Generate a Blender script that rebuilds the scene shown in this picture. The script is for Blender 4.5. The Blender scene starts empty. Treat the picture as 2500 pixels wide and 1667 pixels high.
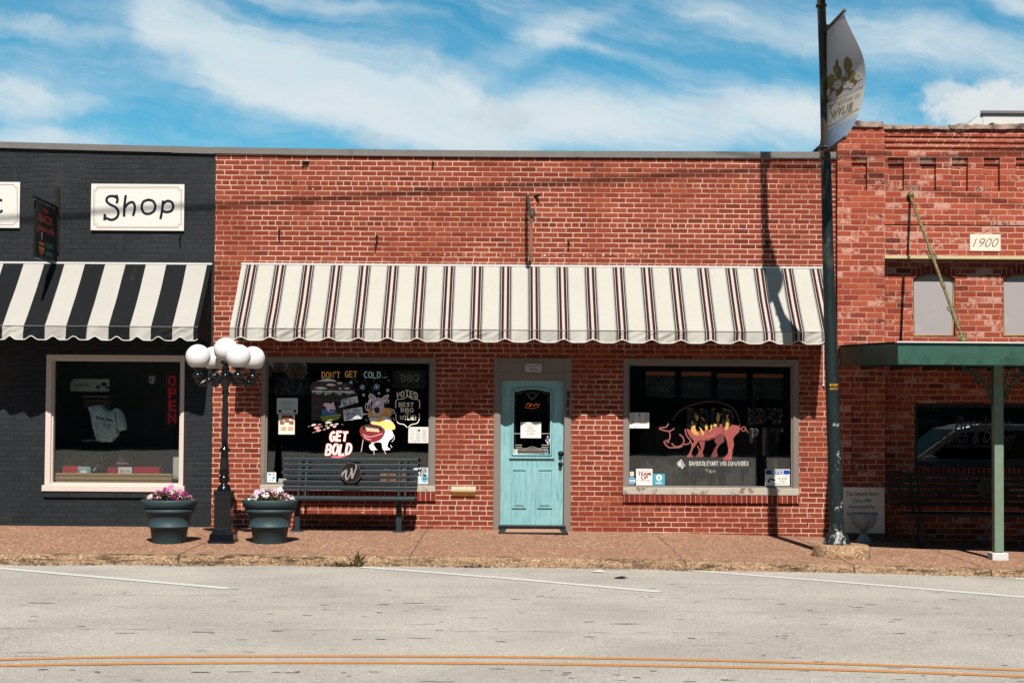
import bpy, bmesh, math, random
from mathutils import Vector, Matrix, noise as mnoise
R = math.radians
rnd = random.Random(7)
SC = bpy.context.scene
COL = SC.collection
pi = math.pi

# ------------------------------------------------------------------ camera
F, W, H = 3500.0, 2500, 1667
PITCH, ROLL, YH = R(1.6), 0.007, 1035
CY, CZ = -19.9, 1.46
SHIFT = (YH - H/2 - F*math.tan(PITCH))/W
cam = bpy.data.cameras.new('camera'); cam.lens = F/W*36; cam.sensor_width = 36
cam.shift_y = SHIFT; cam.clip_start = 0.1; cam.clip_end = 2000
co = bpy.data.objects.new('camera', cam); COL.objects.link(co)
co.matrix_world = Matrix.Translation((0, CY, CZ)) @ Matrix.Rotation(pi/2+PITCH, 4, 'X') @ Matrix.Rotation(ROLL, 4, 'Z')
SC.camera = co

def ray(px, py):
    a = (px-W/2)/F; b = -(py-H/2-SHIFT*W)/F
    c, s = math.cos(ROLL), math.sin(ROLL)
    a, b = a*c-b*s, a*s+b*c
    return a, math.cos(PITCH)-b*math.sin(PITCH), math.sin(PITCH)+b*math.cos(PITCH)
def at(px, py, Y=0.0):
    d = ray(px, py); t = (Y-CY)/d[1]
    return d[0]*t, CZ+d[2]*t
def X(px, py=850, Y=0.0): return at(px, py, Y)[0]
def Z(py, px=1250, Y=0.0): return at(px, py, Y)[1]

# ------------------------------------------------------------------ world, sun, exposure
SUN_D = Vector((0.09, -1.0, 1.18)).normalized()     # towards the sun
ELEV = math.asin(SUN_D.z); AZ = math.atan2(SUN_D.x, SUN_D.y)
SC.view_settings.view_transform = 'Standard'; SC.view_settings.look = 'None'
SC.cycles.diffuse_bounces = 3; SC.view_settings.gamma = 1; SC.view_settings.exposure = 1.0            # exposed bright, for a washed summer street
sl = bpy.data.lights.new('sun', 'SUN'); sl.energy = 5.0; sl.angle = R(0.5); sl.color = (1.0, 0.95, 0.87)
so = bpy.data.objects.new('sun', sl); COL.objects.link(so)
so.rotation_euler = SUN_D.to_track_quat('Z', 'Y').to_euler(); so.location = SUN_D*60

def nd(nt, typ, props=None, ins=None):
    n = nt.nodes.new(typ)
    for k, v in (props or {}).items(): setattr(n, k, v)
    for k, v in (ins or {}).items():
        s = n.inputs[k]
        if isinstance(v, bpy.types.NodeSocket): nt.links.new(v, s)
        else: s.default_value = v
    return n
def mth(nt, op, a, b=0.0, c=0.0, clamp=False):
    return nd(nt, 'ShaderNodeMath', {'operation': op, 'use_clamp': clamp}, {0: a, 1: b, 2: c}).outputs[0]
def mix(nt, f, a, b, typ='MIX'):
    n = nd(nt, 'ShaderNodeMix', {'data_type': 'RGBA', 'blend_type': typ}, {0: f, 6: a, 7: b})
    return n.outputs[2]
def sstep(nt, v, a, b, lo=0.0, hi=1.0):
    return nd(nt, 'ShaderNodeMapRange', {'interpolation_type': 'SMOOTHSTEP'}, {0: v, 1: a, 2: b, 3: lo, 4: hi}).outputs[0]
def noise(nt, vec, scale, detail=3, rough=.5, dist=0.0):
    return nd(nt, 'ShaderNodeTexNoise', None, {'Vector': vec, 'Scale': scale, 'Detail': detail, 'Roughness': rough, 'Distortion': dist})
def lin(c):
    c = c/255.0
    return c/12.92 if c <= .04045 else ((c+.055)/1.055)**2.4
ALB = 0.5                                                # picture value to base colour at that exposure
def C(r, g, b, a=1.0): return (lin(r)*ALB, lin(g)*ALB, lin(b)*ALB, a)

wd = bpy.data.worlds.new('World'); SC.world = wd; wd.use_nodes = True
def build_world():
    nt = wd.node_tree; nt.nodes.clear()
    out = nd(nt, 'ShaderNodeOutputWorld')
    sky = nd(nt, 'ShaderNodeTexSky', {'sky_type': 'NISHITA', 'sun_disc': False, 'sun_elevation': ELEV, 'sun_rotation': AZ,
                                      'air_density': 1.0, 'dust_density': 0.3, 'ozone_density': 2.5})
    tc = nd(nt, 'ShaderNodeTexCoord').outputs['Generated']
    sp = nd(nt, 'ShaderNodeSeparateXYZ', None, {0: tc})
    x, y, z = sp.outputs
    ys = mth(nt, 'MAXIMUM', y, 0.05)
    u = mth(nt, 'DIVIDE', x, ys); v = mth(nt, 'DIVIDE', z, ys)
    uv = nd(nt, 'ShaderNodeCombineXYZ', None, {0: u, 1: v}).outputs[0]
    # warp so that the cloud banks get torn edges
    wn = noise(nt, uv, 4.0, 8, .6).outputs['Color']
    wv = nd(nt, 'ShaderNodeVectorMath', {'operation': 'SUBTRACT'}, {0: wn, 1: (.5, .5, .5)}).outputs[0]
    wv = nd(nt, 'ShaderNodeVectorMath', {'operation': 'MULTIPLY'}, {0: wv, 1: (.20, .085, 0)}).outputs[0]
    uvw = nd(nt, 'ShaderNodeVectorMath', {'operation': 'ADD'}, {0: uv, 1: wv}).outputs[0]
    BL = [(560, 150, 420, 115, 24, 1.0), (880, 235, 520, 105, 13, 1.0), (1400, 300, 800, 90, 1, 1.05), (1330, 110, 260, 55, -22, .55),
          (1250, 60, 300, 60, 25, .25), (60, 235, 260, 62, 4, .75), (110, 335, 260, 42, 3, .8), (2250, 130, 520, 75, 8, .75), (2480, 30, 200, 40, 5, .7),
          (1950, 280, 330, 60, 4, .5), (60, 70, 260, 30, 10, .35), (760, 20, 330, 26, 12, .45),
          (1500, 150, 280, 22, 12, .4), (340, 60, 90, 60, 60, .35), (1780, 50, 240, 40, 20, .3)]
    tot = None
    for px, py, rx, ry, ang, amp in BL:
        d = ray(px, py); uc, vc = d[0]/d[1], d[2]/d[1]
        p = nd(nt, 'ShaderNodeVectorMath', {'operation': 'SUBTRACT'}, {0: uvw, 1: (uc, vc, 0)}).outputs[0]
        p = nd(nt, 'ShaderNodeVectorRotate', {'rotation_type': 'Z_AXIS'}, {'Vector': p, 'Angle': R(ang)}).outputs[0]
        p = nd(nt, 'ShaderNodeVectorMath', {'operation': 'MULTIPLY'}, {0: p, 1: (F/rx/1.25, F/ry/1.25, 0)}).outputs[0]
        g = nd(nt, 'ShaderNodeVectorMath', {'operation': 'LENGTH'}, {0: p}).outputs['Value']
        g = sstep(nt, g, 0.05, 1.1, amp, 0.0)
        tot = g if tot is None else mth(nt, 'ADD', tot, g)
    # streaks: noise stretched along the wind
    rv = nd(nt, 'ShaderNodeVectorRotate', {'rotation_type': 'Z_AXIS'}, {'Vector': uvw, 'Angle': R(14)}).outputs[0]
    st = nd(nt, 'ShaderNodeVectorMath', {'operation': 'MULTIPLY'}, {0: rv, 1: (2.2, 11, 1)}).outputs[0]
    n1 = noise(nt, st, 2.0, 8, .62).outputs[0]
    n2 = noise(nt, uvw, 26.0, 6, .6).outputs[0]
    tot = mth(nt, 'ADD', tot, mth(nt, 'MULTIPLY', mth(nt, 'SUBTRACT', n1, .5), 1.1))
    tot = mth(nt, 'ADD', tot, mth(nt, 'MULTIPLY', mth(nt, 'SUBTRACT', n2, .5), .5))
    # the sky behind the camera gets plain scattered cloud
    back = noise(nt, tc, 3.0, 6, .6).outputs[0]
    ahead = sstep(nt, y, .05, .3)
    cov = mth(nt, 'ADD', mth(nt, 'MULTIPLY', tot, ahead), mth(nt, 'MULTIPLY', mth(nt, 'SUBTRACT', back, .42), mth(nt, 'SUBTRACT', 1.0, ahead)))
    fib = noise(nt, nd(nt, 'ShaderNodeVectorMath', {'operation': 'MULTIPLY'}, {0: rv, 1: (6, 60, 1)}).outputs[0], 2.0, 7, .65).outputs[0]
    cov = mth(nt, 'ADD', cov, mth(nt, 'MULTIPLY', mth(nt, 'SUBTRACT', fib, .5), .75))
    cov = sstep(nt, cov, -.30, 1.22, 0.0, .95)
    # small grey-white puff over the roof and the cumulus at the right
    n3 = noise(nt, uv, 34.0, 9, .62).outputs[0]; n4 = noise(nt, uv, 14.0, 9, .6).outputs[0]
    def puff(px, py, rx, ry, amt):
        d = ray(px, py)
        p = nd(nt, 'ShaderNodeVectorMath', {'operation': 'SUBTRACT'}, {0: uv, 1: (d[0]/d[1], d[2]/d[1], 0)}).outputs[0]
        p = nd(nt, 'ShaderNodeVectorMath', {'operation': 'MULTIPLY'}, {0: p, 1: (F/rx, F/ry, 0)}).outputs[0]
        g = nd(nt, 'ShaderNodeVectorMath', {'operation': 'LENGTH'}, {0: p}).outputs['Value']
        g = mth(nt, 'ADD', g, mth(nt, 'ADD', mth(nt, 'MULTIPLY', mth(nt, 'SUBTRACT', n3, .5), 2.6), mth(nt, 'MULTIPLY', mth(nt, 'SUBTRACT', n4, .5), 1.4)))
        return mth(nt, 'MULTIPLY', sstep(nt, g, 1.25, .45), mth(nt, 'MULTIPLY', ahead, amt))
    heap = mth(nt, 'MAXIMUM', puff(2440, 262, 185, 78, 1.0), puff(2330, 228, 100, 34, .7))
    grey = mth(nt, 'MAXIMUM', mth(nt, 'MAXIMUM', puff(1240, 288, 84, 44, .5), puff(1738, 258, 46, 28, .45)), puff(905, 342, 66, 26, .45))
    tint = mix(nt, 1.0, sky.outputs[0], (.30, 1.04, 1.10, 1), 'MULTIPLY')
    hs = nd(nt, 'ShaderNodeHueSaturation', None, {'Saturation': 1.0, 'Value': 1.0, 'Color': tint}).outputs[0]
    ccol = mix(nt, sstep(nt, n1, .3, .7), (6.2, 7.5, 8.1, 1), (7.5, 8.1, 8.3, 1))
    c = mix(nt, cov, hs, ccol)
    c = mix(nt, heap, c, mix(nt, n3, (6.2, 7.0, 7.4, 1), (8.6, 8.8, 8.7, 1)))
    c = mix(nt, grey, c, mix(nt, n3, (3.9, 5.3, 6.2, 1), (6.4, 7.3, 7.7, 1)))
    c = mix(nt, 1.0, c, mix(nt, ahead, (.50, .50, .52, 1), (1, 1, 1, 1)), 'MULTIPLY')      # clear deep sky behind the viewer
    bg = nd(nt, 'ShaderNodeBackground', None, {'Color': c, 'Strength': 0.05})
    nt.links.new(bg.outputs[0], out.inputs[0])
build_world()

# ------------------------------------------------------------------ mesh helpers
class MB:
    def __init__(s): s.v, s.f, s.c, s.s = [], [], [], []
    def add(s, vs, fs, col=None, smooth=False):
        o = len(s.v); s.v += [tuple(p) for p in vs]
        for f in fs: s.f.append(tuple(i+o for i in f)); s.c.append(col or (.5, .5, .5, 1)); s.s.append(smooth)
    def box(s, x0, x1, y0, y1, z0, z1, col=None):
        x0, x1 = sorted((x0, x1)); y0, y1 = sorted((y0, y1)); z0, z1 = sorted((z0, z1))
        s.add([(x0,y0,z0),(x1,y0,z0),(x1,y1,z0),(x0,y1,z0),(x0,y0,z1),(x1,y0,z1),(x1,y1,z1),(x0,y1,z1)],
              [(0,3,2,1),(4,5,6,7),(0,1,5,4),(1,2,6,5),(2,3,7,6),(3,0,4,7)], col)
    def tube(s, pts, r, n=8, col=None, caps=True, smooth=True):
        pts = [Vector(p) for p in pts]; rs = r if isinstance(r, (list, tuple)) else [r]*len(pts)
        vs, fs = [], []; up = None
        for i, p in enumerate(pts):
            t = (pts[min(i+1, len(pts)-1)]-pts[max(i-1, 0)]).normalized()
            if up is None: up = t.orthogonal().normalized()
            up = (up-t*up.dot(t)).normalized(); b = t.cross(up)
            for k in range(n):
                a = 2*pi*k/n; vs.append(p+(up*math.cos(a)+b*math.sin(a))*rs[i])
        for i in range(len(pts)-1):
            for k in range(n): fs.append((i*n+k, i*n+(k+1) % n, (i+1)*n+(k+1) % n, (i+1)*n+k))
        s.add(vs, fs, col, smooth)
        if caps:
            m = len(pts)-1
            s.add(vs[:n], [tuple(range(n))[::-1]], col); s.add(vs[m*n:], [tuple(range(n))], col)
    def lathe(s, prof, c=(0, 0, 0), n=24, col=None, smooth=True, flute=0, sx=1):
        vs, fs = [], []
        for r, z in prof:
            for k in range(n):
                a = 2*pi*k/n; rr = r*(1+flute*math.cos(a*8))
                vs.append((c[0]+rr*math.cos(a)*sx, c[1]+rr*math.sin(a), c[2]+z))
        for i in range(len(prof)-1):
            for k in range(n): fs.append((i*n+k, i*n+(k+1) % n, (i+1)*n+(k+1) % n, (i+1)*n+k))
        s.add(vs, fs, col, smooth)
        if prof[0][0] > 1e-4: s.add(vs[:n], [tuple(range(n))[::-1]], col)
        if prof[-1][0] > 1e-4: s.add(vs[-n:], [tuple(range(n))], col)
    def sphere(s, c, r, nu=24, nv=14, col=None, sz=1):
        s.lathe([(max(r*math.sin(pi*i/nv), 1e-5), -r*math.cos(pi*i/nv)*sz) for i in range(nv+1)], c, nu, col)
    def prism_xz(s, pts, y0, y1, col=None):         # outline in x,z given depth in y
        n = len(pts); vs = [(x, y0, z) for x, z in pts]+[(x, y1, z) for x, z in pts]
        s.add(vs, [tuple(range(n)), tuple(range(2*n-1, n-1, -1))]+[(i, i+n, (i+1) % n+n, (i+1) % n) for i in range(n)], col)
    def frame(s, xo0, xo1, zo0, zo1, xi0, xi1, zi0, zi1, y0, y1, col=None):    # mitred picture frame
        o = [(xo0,zo0),(xo1,zo0),(xo1,zo1),(xo0,zo1)]; i = [(xi0,zi0),(xi1,zi0),(xi1,zi1),(xi0,zi1)]
        vs = [(x,y0,z) for x,z in o]+[(x,y0,z) for x,z in i]+[(x,y1,z) for x,z in o]+[(x,y1,z) for x,z in i]
        fs = []
        for k in range(4):
            j = (k+1) % 4
            fs += [(k,j,4+j,4+k), (8+k,12+k,12+j,8+j), (k,8+k,8+j,j), (4+k,4+j,12+j,12+k)]
        s.add(vs, fs, col)
    def build(s, name, m, parent=None, bevel=0, normals=True):
        off = Vector((0, 0, 0))
        if parent is None:                  # origin at the middle of the base
            lo = [min(v[i] for v in s.v) for i in range(3)]; hi = [max(v[i] for v in s.v) for i in range(3)]
            off = Vector(((lo[0]+hi[0])/2, (lo[1]+hi[1])/2, lo[2]))
        me = bpy.data.meshes.new(name); me.from_pydata([Vector(v)-off for v in s.v], [], s.f)
        ca = me.color_attributes.new('paint', 'FLOAT_COLOR', 'CORNER')
        flat = []
        for p, c in zip(me.polygons, s.c):
            for _ in p.loop_indices: flat += c
        ca.data.foreach_set('color', flat)
        me.polygons.foreach_set('use_smooth', s.s)
        if normals:
            bm = bmesh.new(); bm.from_mesh(me); bmesh.ops.recalc_face_normals(bm, faces=bm.faces); bm.to_mesh(me); bm.free()
        me.materials.append(m); me.update()
        o = bpy.data.objects.new(name, me); COL.objects.link(o); o.location = off
        if parent is not None: attach(o, parent)
        if bevel:
            b = o.modifiers.new('bevel', 'BEVEL'); b.width = bevel; b.segments = 2; b.limit_method = 'ANGLE'; b.angle_limit = R(40)
        return o
def attach(o, parent):
    o.parent = parent
    o.matrix_parent_inverse = Matrix.Translation(-parent.location) if parent.parent is None else Matrix.Identity(4)
def tag(o, label=None, cat=None, group=None, kind=None):
    if label: o['label'] = label
    if cat: o['category'] = cat
    if group: o['group'] = group
    if kind: o['kind'] = kind
    return o
def thing(name, label, cat, loc=(0, 0, 0), group=None):
    o = bpy.data.objects.new(name, None); COL.objects.link(o); o.location = loc; o.empty_display_size = .1
    return tag(o, label, cat, group)
def dup(o, loc, label):
    def cp(a, p):
        c = a.copy(); COL.objects.link(c)
        if p is not None: c.parent = p; c.matrix_parent_inverse = a.matrix_parent_inverse.copy()
        for ch in list(a.children): cp(ch, c)
        return c
    r = cp(o, None); r.location = loc; r['label'] = label
    return r
def catmull(P, n=5):
    if len(P) < 3: return list(P)
    out = []; Q = [P[0]]+list(P)+[P[-1]]
    for i in range(1, len(Q)-2):
        for k in range(n):
            t = k/n; a, b, c, d = Q[i-1], Q[i], Q[i+1], Q[i+2]
            out.append(tuple(.5*(2*b[j]+(c[j]-a[j])*t+(2*a[j]-5*b[j]+4*c[j]-d[j])*t*t+(3*b[j]-a[j]-3*c[j]+d[j])*t**3) for j in range(len(b))))
    out.append(tuple(P[-1])); return out

_tc = {}
def text2d(s, bold=0.0, shear=0.0):
    k = (s, bold, shear)
    if k not in _tc:
        cu = bpy.data.curves.new('t', 'FONT'); cu.body = s; cu.offset = bold; cu.shear = shear; cu.fill_mode = 'FRONT'; cu.resolution_u = 4
        o = bpy.data.objects.new('t', cu); COL.objects.link(o)
        dg = bpy.context.evaluated_depsgraph_get(); me = o.evaluated_get(dg).to_mesh()
        _tc[k] = ([(v.co.x, v.co.y) for v in me.vertices], [tuple(p.vertices) for p in me.polygons])
        o.evaluated_get(dg).to_mesh_clear(); bpy.data.objects.remove(o); bpy.data.curves.remove(cu)
    return _tc[k]
def arc(cx, cy, rx, ry, a0, a1, n=10): return [(cx+rx*math.cos(R(a0+(a1-a0)*i/n)), cy+ry*math.sin(R(a0+(a1-a0)*i/n))) for i in range(n+1)]
GL = {  # brush lettering, one or more strokes per letter in a unit box
'A': [[(0,0),(.45,1),(.55,1),(1,0)],[(.2,.36),(.8,.36)]], 'B': [[(.05,0),(.05,1)],[(.05,1)]+arc(.45,.76,.4,.24,90,-90)+[(.05,.52)],[(.05,.52)]+arc(.5,.26,.45,.26,90,-90)+[(.05,0)]],
'C': [arc(.55,.5,.52,.5,50,310)], 'D': [[(.05,0),(.05,1)],[(.05,1)]+arc(.35,.5,.6,.5,90,-90)+[(.05,0)]], 'E': [[(.92,1),(.08,1),(.08,0),(.95,0)],[(.08,.52),(.8,.52)]],
'F': [[(.92,1),(.08,1),(.08,0)],[(.08,.52),(.8,.52)]], 'G': [arc(.52,.5,.5,.5,55,330)+[(.98,.45),(.6,.45)]], 'H': [[(.05,0),(.05,1)],[(.95,0),(.95,1)],[(.05,.5),(.95,.5)]],
'I': [[(.5,0),(.5,1)]], 'K': [[(.05,0),(.05,1)],[(.9,1),(.1,.45),(.95,0)]], 'L': [[(.08,1),(.08,0),(.95,0)]], 'M': [[(.02,0),(.12,1),(.5,.3),(.88,1),(.98,0)]],
'N': [[(.05,0),(.05,1),(.95,0),(.95,1)]], 'O': [arc(.5,.5,.5,.5,90,450,18)], 'P': [[(.05,0),(.05,1)],[(.05,1)]+arc(.45,.74,.45,.26,90,-90)+[(.05,.48)]],
'Q': [arc(.5,.5,.5,.5,90,450,18),[(.6,.3),(1,-.05)]], 'R': [[(.05,0),(.05,1)],[(.05,1)]+arc(.45,.75,.42,.25,90,-90)+[(.05,.5)],[(.4,.5),(.95,0)]],
'S': [arc(.5,.75,.42,.25,30,270,8)+arc(.5,.25,.45,.25,90,-150,8)], 'T': [[(0,1),(1,1)],[(.5,1),(.5,0)]], 'U': [[(.05,1)]+arc(.5,.4,.45,.4,180,360)+[(.95,1)]],
'V': [[(0,1),(.5,0),(1,1)]], 'W': [[(0,1),(.25,0),(.5,.75),(.75,0),(1,1)]], 'X': [[(0,1),(1,0)],[(1,1),(0,0)]], 'Y': [[(0,1),(.5,.5),(1,1)],[(.5,.5),(.5,0)]],
'Z': [[(0,1),(1,1),(0,0),(1,0)]], '!': [[(.5,1),(.5,.35)],[(.5,.08),(.5,0)]], "'": [[(.6,1.1),(.4,.8)]], '.': [[(.4,.05),(.6,.05)]], ',': [[(.6,.1),(.4,-.12)]], '/': [[(0,-.1),(1,1.1)]], ':': [[(.5,.7),(.5,.6)],[(.5,.2),(.5,.1)]], '?': [arc(.5,.75,.4,.25,170,-60,8)+[(.5,.35)],[(.5,.08),(.5,0)]]}
GW = {'I': .3, '!': .3, "'": .25, '.': .3, ',': .3, ':': .3, ' ': .6, 'M': 1.2, 'W': 1.3}

class Paint(MB):
    """flat painting: shapes given in drawing units and mapped on a surface, each layer a hair in front of the last"""
    def __init__(s, fn, step=.00006): super().__init__(); s.fn = fn; s.L = 0.0; s.step = step; s.rng = random.Random(3)
    def poly(s, pts, col, smooth=False):
        if smooth: pts = catmull(list(pts)+[pts[0]], 4)[:-1]
        s.L += s.step; s.add([s.fn(x, y, s.L) for x, y in pts], [tuple(range(len(pts)))], col)
    def rect(s, x0, y0, x1, y1, col): s.poly([(x0,y0),(x1,y0),(x1,y1),(x0,y1)], col)
    def ell(s, cx, cy, rx, ry, col, ang=0, n=20):
        c, q = math.cos(R(ang)), math.sin(R(ang))
        s.poly([(cx+rx*math.cos(2*pi*i/n)*c-ry*math.sin(2*pi*i/n)*q, cy+rx*math.cos(2*pi*i/n)*q+ry*math.sin(2*pi*i/n)*c) for i in range(n)], col)
    def stroke(s, pts, w, col, smooth=True, taper=False):
        if smooth: pts = catmull(pts, 5)
        n = len(pts); L, Rr = [], []
        for i, p in enumerate(pts):
            a = pts[max(i-1, 0)]; b = pts[min(i+1, n-1)]
            if 0 < i < n-1:
                d1 = (p[0]-a[0], p[1]-a[1]); d2 = (b[0]-p[0], b[1]-p[1])
                l1 = math.hypot(*d1) or 1e-9; l2 = math.hypot(*d2) or 1e-9
                tx, ty = d1[0]/l1+d2[0]/l2, d1[1]/l1+d2[1]/l2
                l = math.hypot(tx, ty) or 1e-9; tx /= l; ty /= l
                k = 1/max(.55, abs(tx*d1[0]/l1+ty*d1[1]/l1))
            else:
                tx, ty = b[0]-a[0], b[1]-a[1]; l = math.hypot(tx, ty) or 1e-9; tx /= l; ty /= l; k = 1
            ww = w/2*k*(math.sin(pi*(i+.3)/(n-.4)) if taper else 1)
            e = (w*.22 if not taper else 0)*(-1 if i == 0 else 1 if i == n-1 else 0)
            L.append((p[0]-ty*ww+tx*e, p[1]+tx*ww+ty*e)); Rr.append((p[0]+ty*ww+tx*e, p[1]-tx*ww+ty*e))
        s.L += s.step
        vs = [s.fn(x, y, s.L) for x, y in L]+[s.fn(x, y, s.L) for x, y in Rr]
        s.add(vs, [(i, i+1, n+i+1, n+i) for i in range(n-1)], col)
    def text(s, t, x0, y0, x1, y1, col, bold=0.0, shear=0.0, keep=False):       # y down, box is filled
        vs, fs = text2d(t, bold, shear)
        if not vs: return
        ax, bx = min(v[0] for v in vs), max(v[0] for v in vs); ay, by = min(v[1] for v in vs), max(v[1] for v in vs)
        s.L += s.step
        s.add([s.fn(x0+(v[0]-ax)/(bx-ax)*(x1-x0), y1-(v[1]-ay)/(by-ay)*(y1-y0), s.L) for v in vs], fs, col)
    def brush(s, t, x0, y0, x1, y1, w, col, jit=.0, sl=0.0, edge=None):
        tot = sum(GW.get(c, .8)+.28 for c in t)-.28; k = (x1-x0)/tot; x = x0
        for c in t:
            gw = GW.get(c, .8)*k; dy = s.rng.uniform(-jit, jit)*(y1-y0)
            for st in GL.get(c, []):
                pts = [(x+p[0]*gw+(p[1]-.5)*sl, y1-p[1]*(y1-y0)+dy) for p in st]
                if edge: s.stroke(pts, w*1.7, edge, smooth=False)
                s.stroke(pts, w, col, smooth=False)
            x += gw+.28*k
def on_plane(Y):                    # drawing units: picture points carried to the plane y = Y
    def f(x, y, l):
        a = at(x, y, Y); return (a[0], Y-l, a[1])
    return f

# ------------------------------------------------------------------ materials
def new_mat(name):
    m = bpy.data.materials.new(name); m.use_nodes = True; nt = m.node_tree; nt.nodes.clear()
    out = nd(nt, 'ShaderNodeOutputMaterial'); b = nd(nt, 'ShaderNodeBsdfPrincipled'); nt.links.new(b.outputs[0], out.inputs[0])
    return m, nt, b
def geo(nt): return nd(nt, 'ShaderNodeNewGeometry').outputs['Position']
def setin(nt, b, **k):
    for n, v in k.items():
        if n == 'Specular_IOR_Level' and not isinstance(v, bpy.types.NodeSocket): v = v*.5
        s = b.inputs[n.replace('_', ' ')]
        if isinstance(v, bpy.types.NodeSocket): nt.links.new(v, s)
        else: s.default_value = v
def bump(nt, b, h, dist, strength=1.0):
    n = nd(nt, 'ShaderNodeBump', None, {'Height': h, 'Distance': dist, 'Strength': strength}); nt.links.new(n.outputs[0], b.inputs['Normal']); return n
def simple(name, col, rough=.6, metal=0.0, var=.12, scale=9, bmp=.0, spec=.5, dirt=None, dscale=5, dlo=.56, dhi=.7, coat=0.0):
    m, nt, b = new_mat(name); p = geo(nt)
    n = noise(nt, p, scale, 6, .6).outputs[0]
    c = mix(nt, n, tuple(x*(1-var) for x in col[:3])+(1,), tuple(min(1, x*(1+var)) for x in col[:3])+(1,))
    if dirt:
        d = noise(nt, p, dscale, 8, .68).outputs[0]
        c = mix(nt, sstep(nt, d, dlo, dhi), c, dirt)
    rr = mth(nt, 'MULTIPLY_ADD', n, .2, rough-.1)
    setin(nt, b, Base_Color=c, Roughness=rr, Metallic=metal, Specular_IOR_Level=spec, Coat_Weight=coat)
    if bmp: bump(nt, b, noise(nt, p, scale*8, 4, .6).outputs[0], bmp)
    return m
def paint_mat(name, rough=.5, var=.08, scale=40, spec=.4, gain=1.0):
    m, nt, b = new_mat(name); p = geo(nt)
    a = nd(nt, 'ShaderNodeVertexColor', {'layer_name': 'paint'}).outputs[0]
    n = noise(nt, p, scale, 4, .6).outputs[0]
    c = mix(nt, 1.0, a, mix(nt, n, ((1-var)*gain,)*3+(1,), ((1+var)*gain,)*3+(1,)), 'MULTIPLY')
    setin(nt, b, Base_Color=c, Roughness=rough, Specular_IOR_Level=spec); return m
def brick_mat(name, L, Hc, mort, cols, mcol, mcol2, header=(0, 0), z0=0.0, weather=None, wt=(.6, .75), dist=.006, mort_mix=(.42, .60), spec=.2, rough=.85, u0=0.0, bmp=.007):
    m, nt, b = new_mat(name); p = geo(nt)
    sp = nd(nt, 'ShaderNodeSeparateXYZ', None, {0: p})
    dn = nd(nt, 'ShaderNodeSeparateColor', None, {0: noise(nt, p, 9.0, 3, .6).outputs['Color']})
    df = nd(nt, 'ShaderNodeSeparateColor', None, {0: noise(nt, p, 75.0, 2, .5).outputs['Color']})
    def wob(s, i): return mth(nt, 'ADD', s, mth(nt, 'ADD', mth(nt, 'MULTIPLY', mth(nt, 'SUBTRACT', dn.outputs[i], .5), dist*1.6), mth(nt, 'MULTIPLY', mth(nt, 'SUBTRACT', df.outputs[i], .5), dist)))
    u = wob(mth(nt, 'ADD', mth(nt, 'ADD', sp.outputs[0], sp.outputs[1]), 40*L+u0), 0)
    z = wob(mth(nt, 'ADD', sp.outputs[2], 40*Hc-z0), 1)
    zr = mth(nt, 'DIVIDE', z, Hc); row = mth(nt, 'FLOOR', zr); fz = mth(nt, 'SUBTRACT', zr, row)
    if header[0]: hd = mth(nt, 'COMPARE', mth(nt, 'MODULO', row, header[0]), header[1], .1)
    else: hd = mth(nt, 'MULTIPLY', row, 0.0)
    Lr = mth(nt, 'MULTIPLY_ADD', hd, -.5*L, L)
    wr = nd(nt, 'ShaderNodeTexWhiteNoise', {'noise_dimensions': '1D'}, {'W': row}).outputs[0]
    uu = mth(nt, 'ADD', mth(nt, 'DIVIDE', u, Lr), mth(nt, 'ADD', mth(nt, 'MULTIPLY', mth(nt, 'MODULO', row, 2.0), .5), mth(nt, 'MULTIPLY_ADD', wr, .12, mth(nt, 'MULTIPLY', hd, .25))))
    ci = mth(nt, 'FLOOR', uu); fu = mth(nt, 'SUBTRACT', uu, ci)
    du = mth(nt, 'MULTIPLY', mth(nt, 'MINIMUM', fu, mth(nt, 'SUBTRACT', 1.0, fu)), Lr)
    dz = mth(nt, 'MULTIPLY', mth(nt, 'MINIMUM', fz, mth(nt, 'SUBTRACT', 1.0, fz)), Hc)
    d = mth(nt, 'MINIMUM', du, dz)
    mask = sstep(nt, d, mort*.5-.0018, mort*.5+.0018)
    idv = nd(nt, 'ShaderNodeCombineXYZ', None, {0: ci, 1: row}).outputs[0]
    wn = nd(nt, 'ShaderNodeTexWhiteNoise', {'noise_dimensions': '3D'}, {'Vector': idv})
    cr = nd(nt, 'ShaderNodeValToRGB', None, {0: wn.outputs[0]})
    e = cr.color_ramp.elements
    for i, (pos, c) in enumerate(cols):
        if i < 2: e[i].position = pos; e[i].color = c
        else: x = e.new(pos); x.color = c
    bc = cr.outputs[0]
    fn = noise(nt, p, 55, 5, .65).outputs[0]
    bc = mix(nt, 1.0, bc, mix(nt, fn, (.72, .72, .72, 1), (1.25, 1.25, 1.25, 1)), 'MULTIPLY')
    big = noise(nt, p, .8, 5, .6).outputs[0]
    bc = mix(nt, 1.0, bc, mix(nt, big, (.85, .83, .83, 1), (1.13, 1.13, 1.13, 1)), 'MULTIPLY')
    mc = mix(nt, sstep(nt, noise(nt, p, 1.1, 6, .62).outputs[0], *mort_mix), mcol, mcol2)
    mc = mix(nt, 1.0, mc, mix(nt, noise(nt, p, 30, 4, .6).outputs[0], (.7, .7, .7, 1), (1.2, 1.2, 1.2, 1)), 'MULTIPLY')
    if weather:
        w = noise(nt, p, 16.0, 6, .65).outputs[0]
        w2 = nd(nt, 'ShaderNodeSeparateColor', None, {0: wn.outputs[1]}).outputs[1]
        wm = sstep(nt, mth(nt, 'ADD', w, mth(nt, 'MULTIPLY', mth(nt, 'SUBTRACT', w2, .5), .6)), wt[0], wt[1])
        bc = mix(nt, mth(nt, 'MULTIPLY', wm, .62), bc, weather)
    c = mix(nt, mask, mc, bc)
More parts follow.
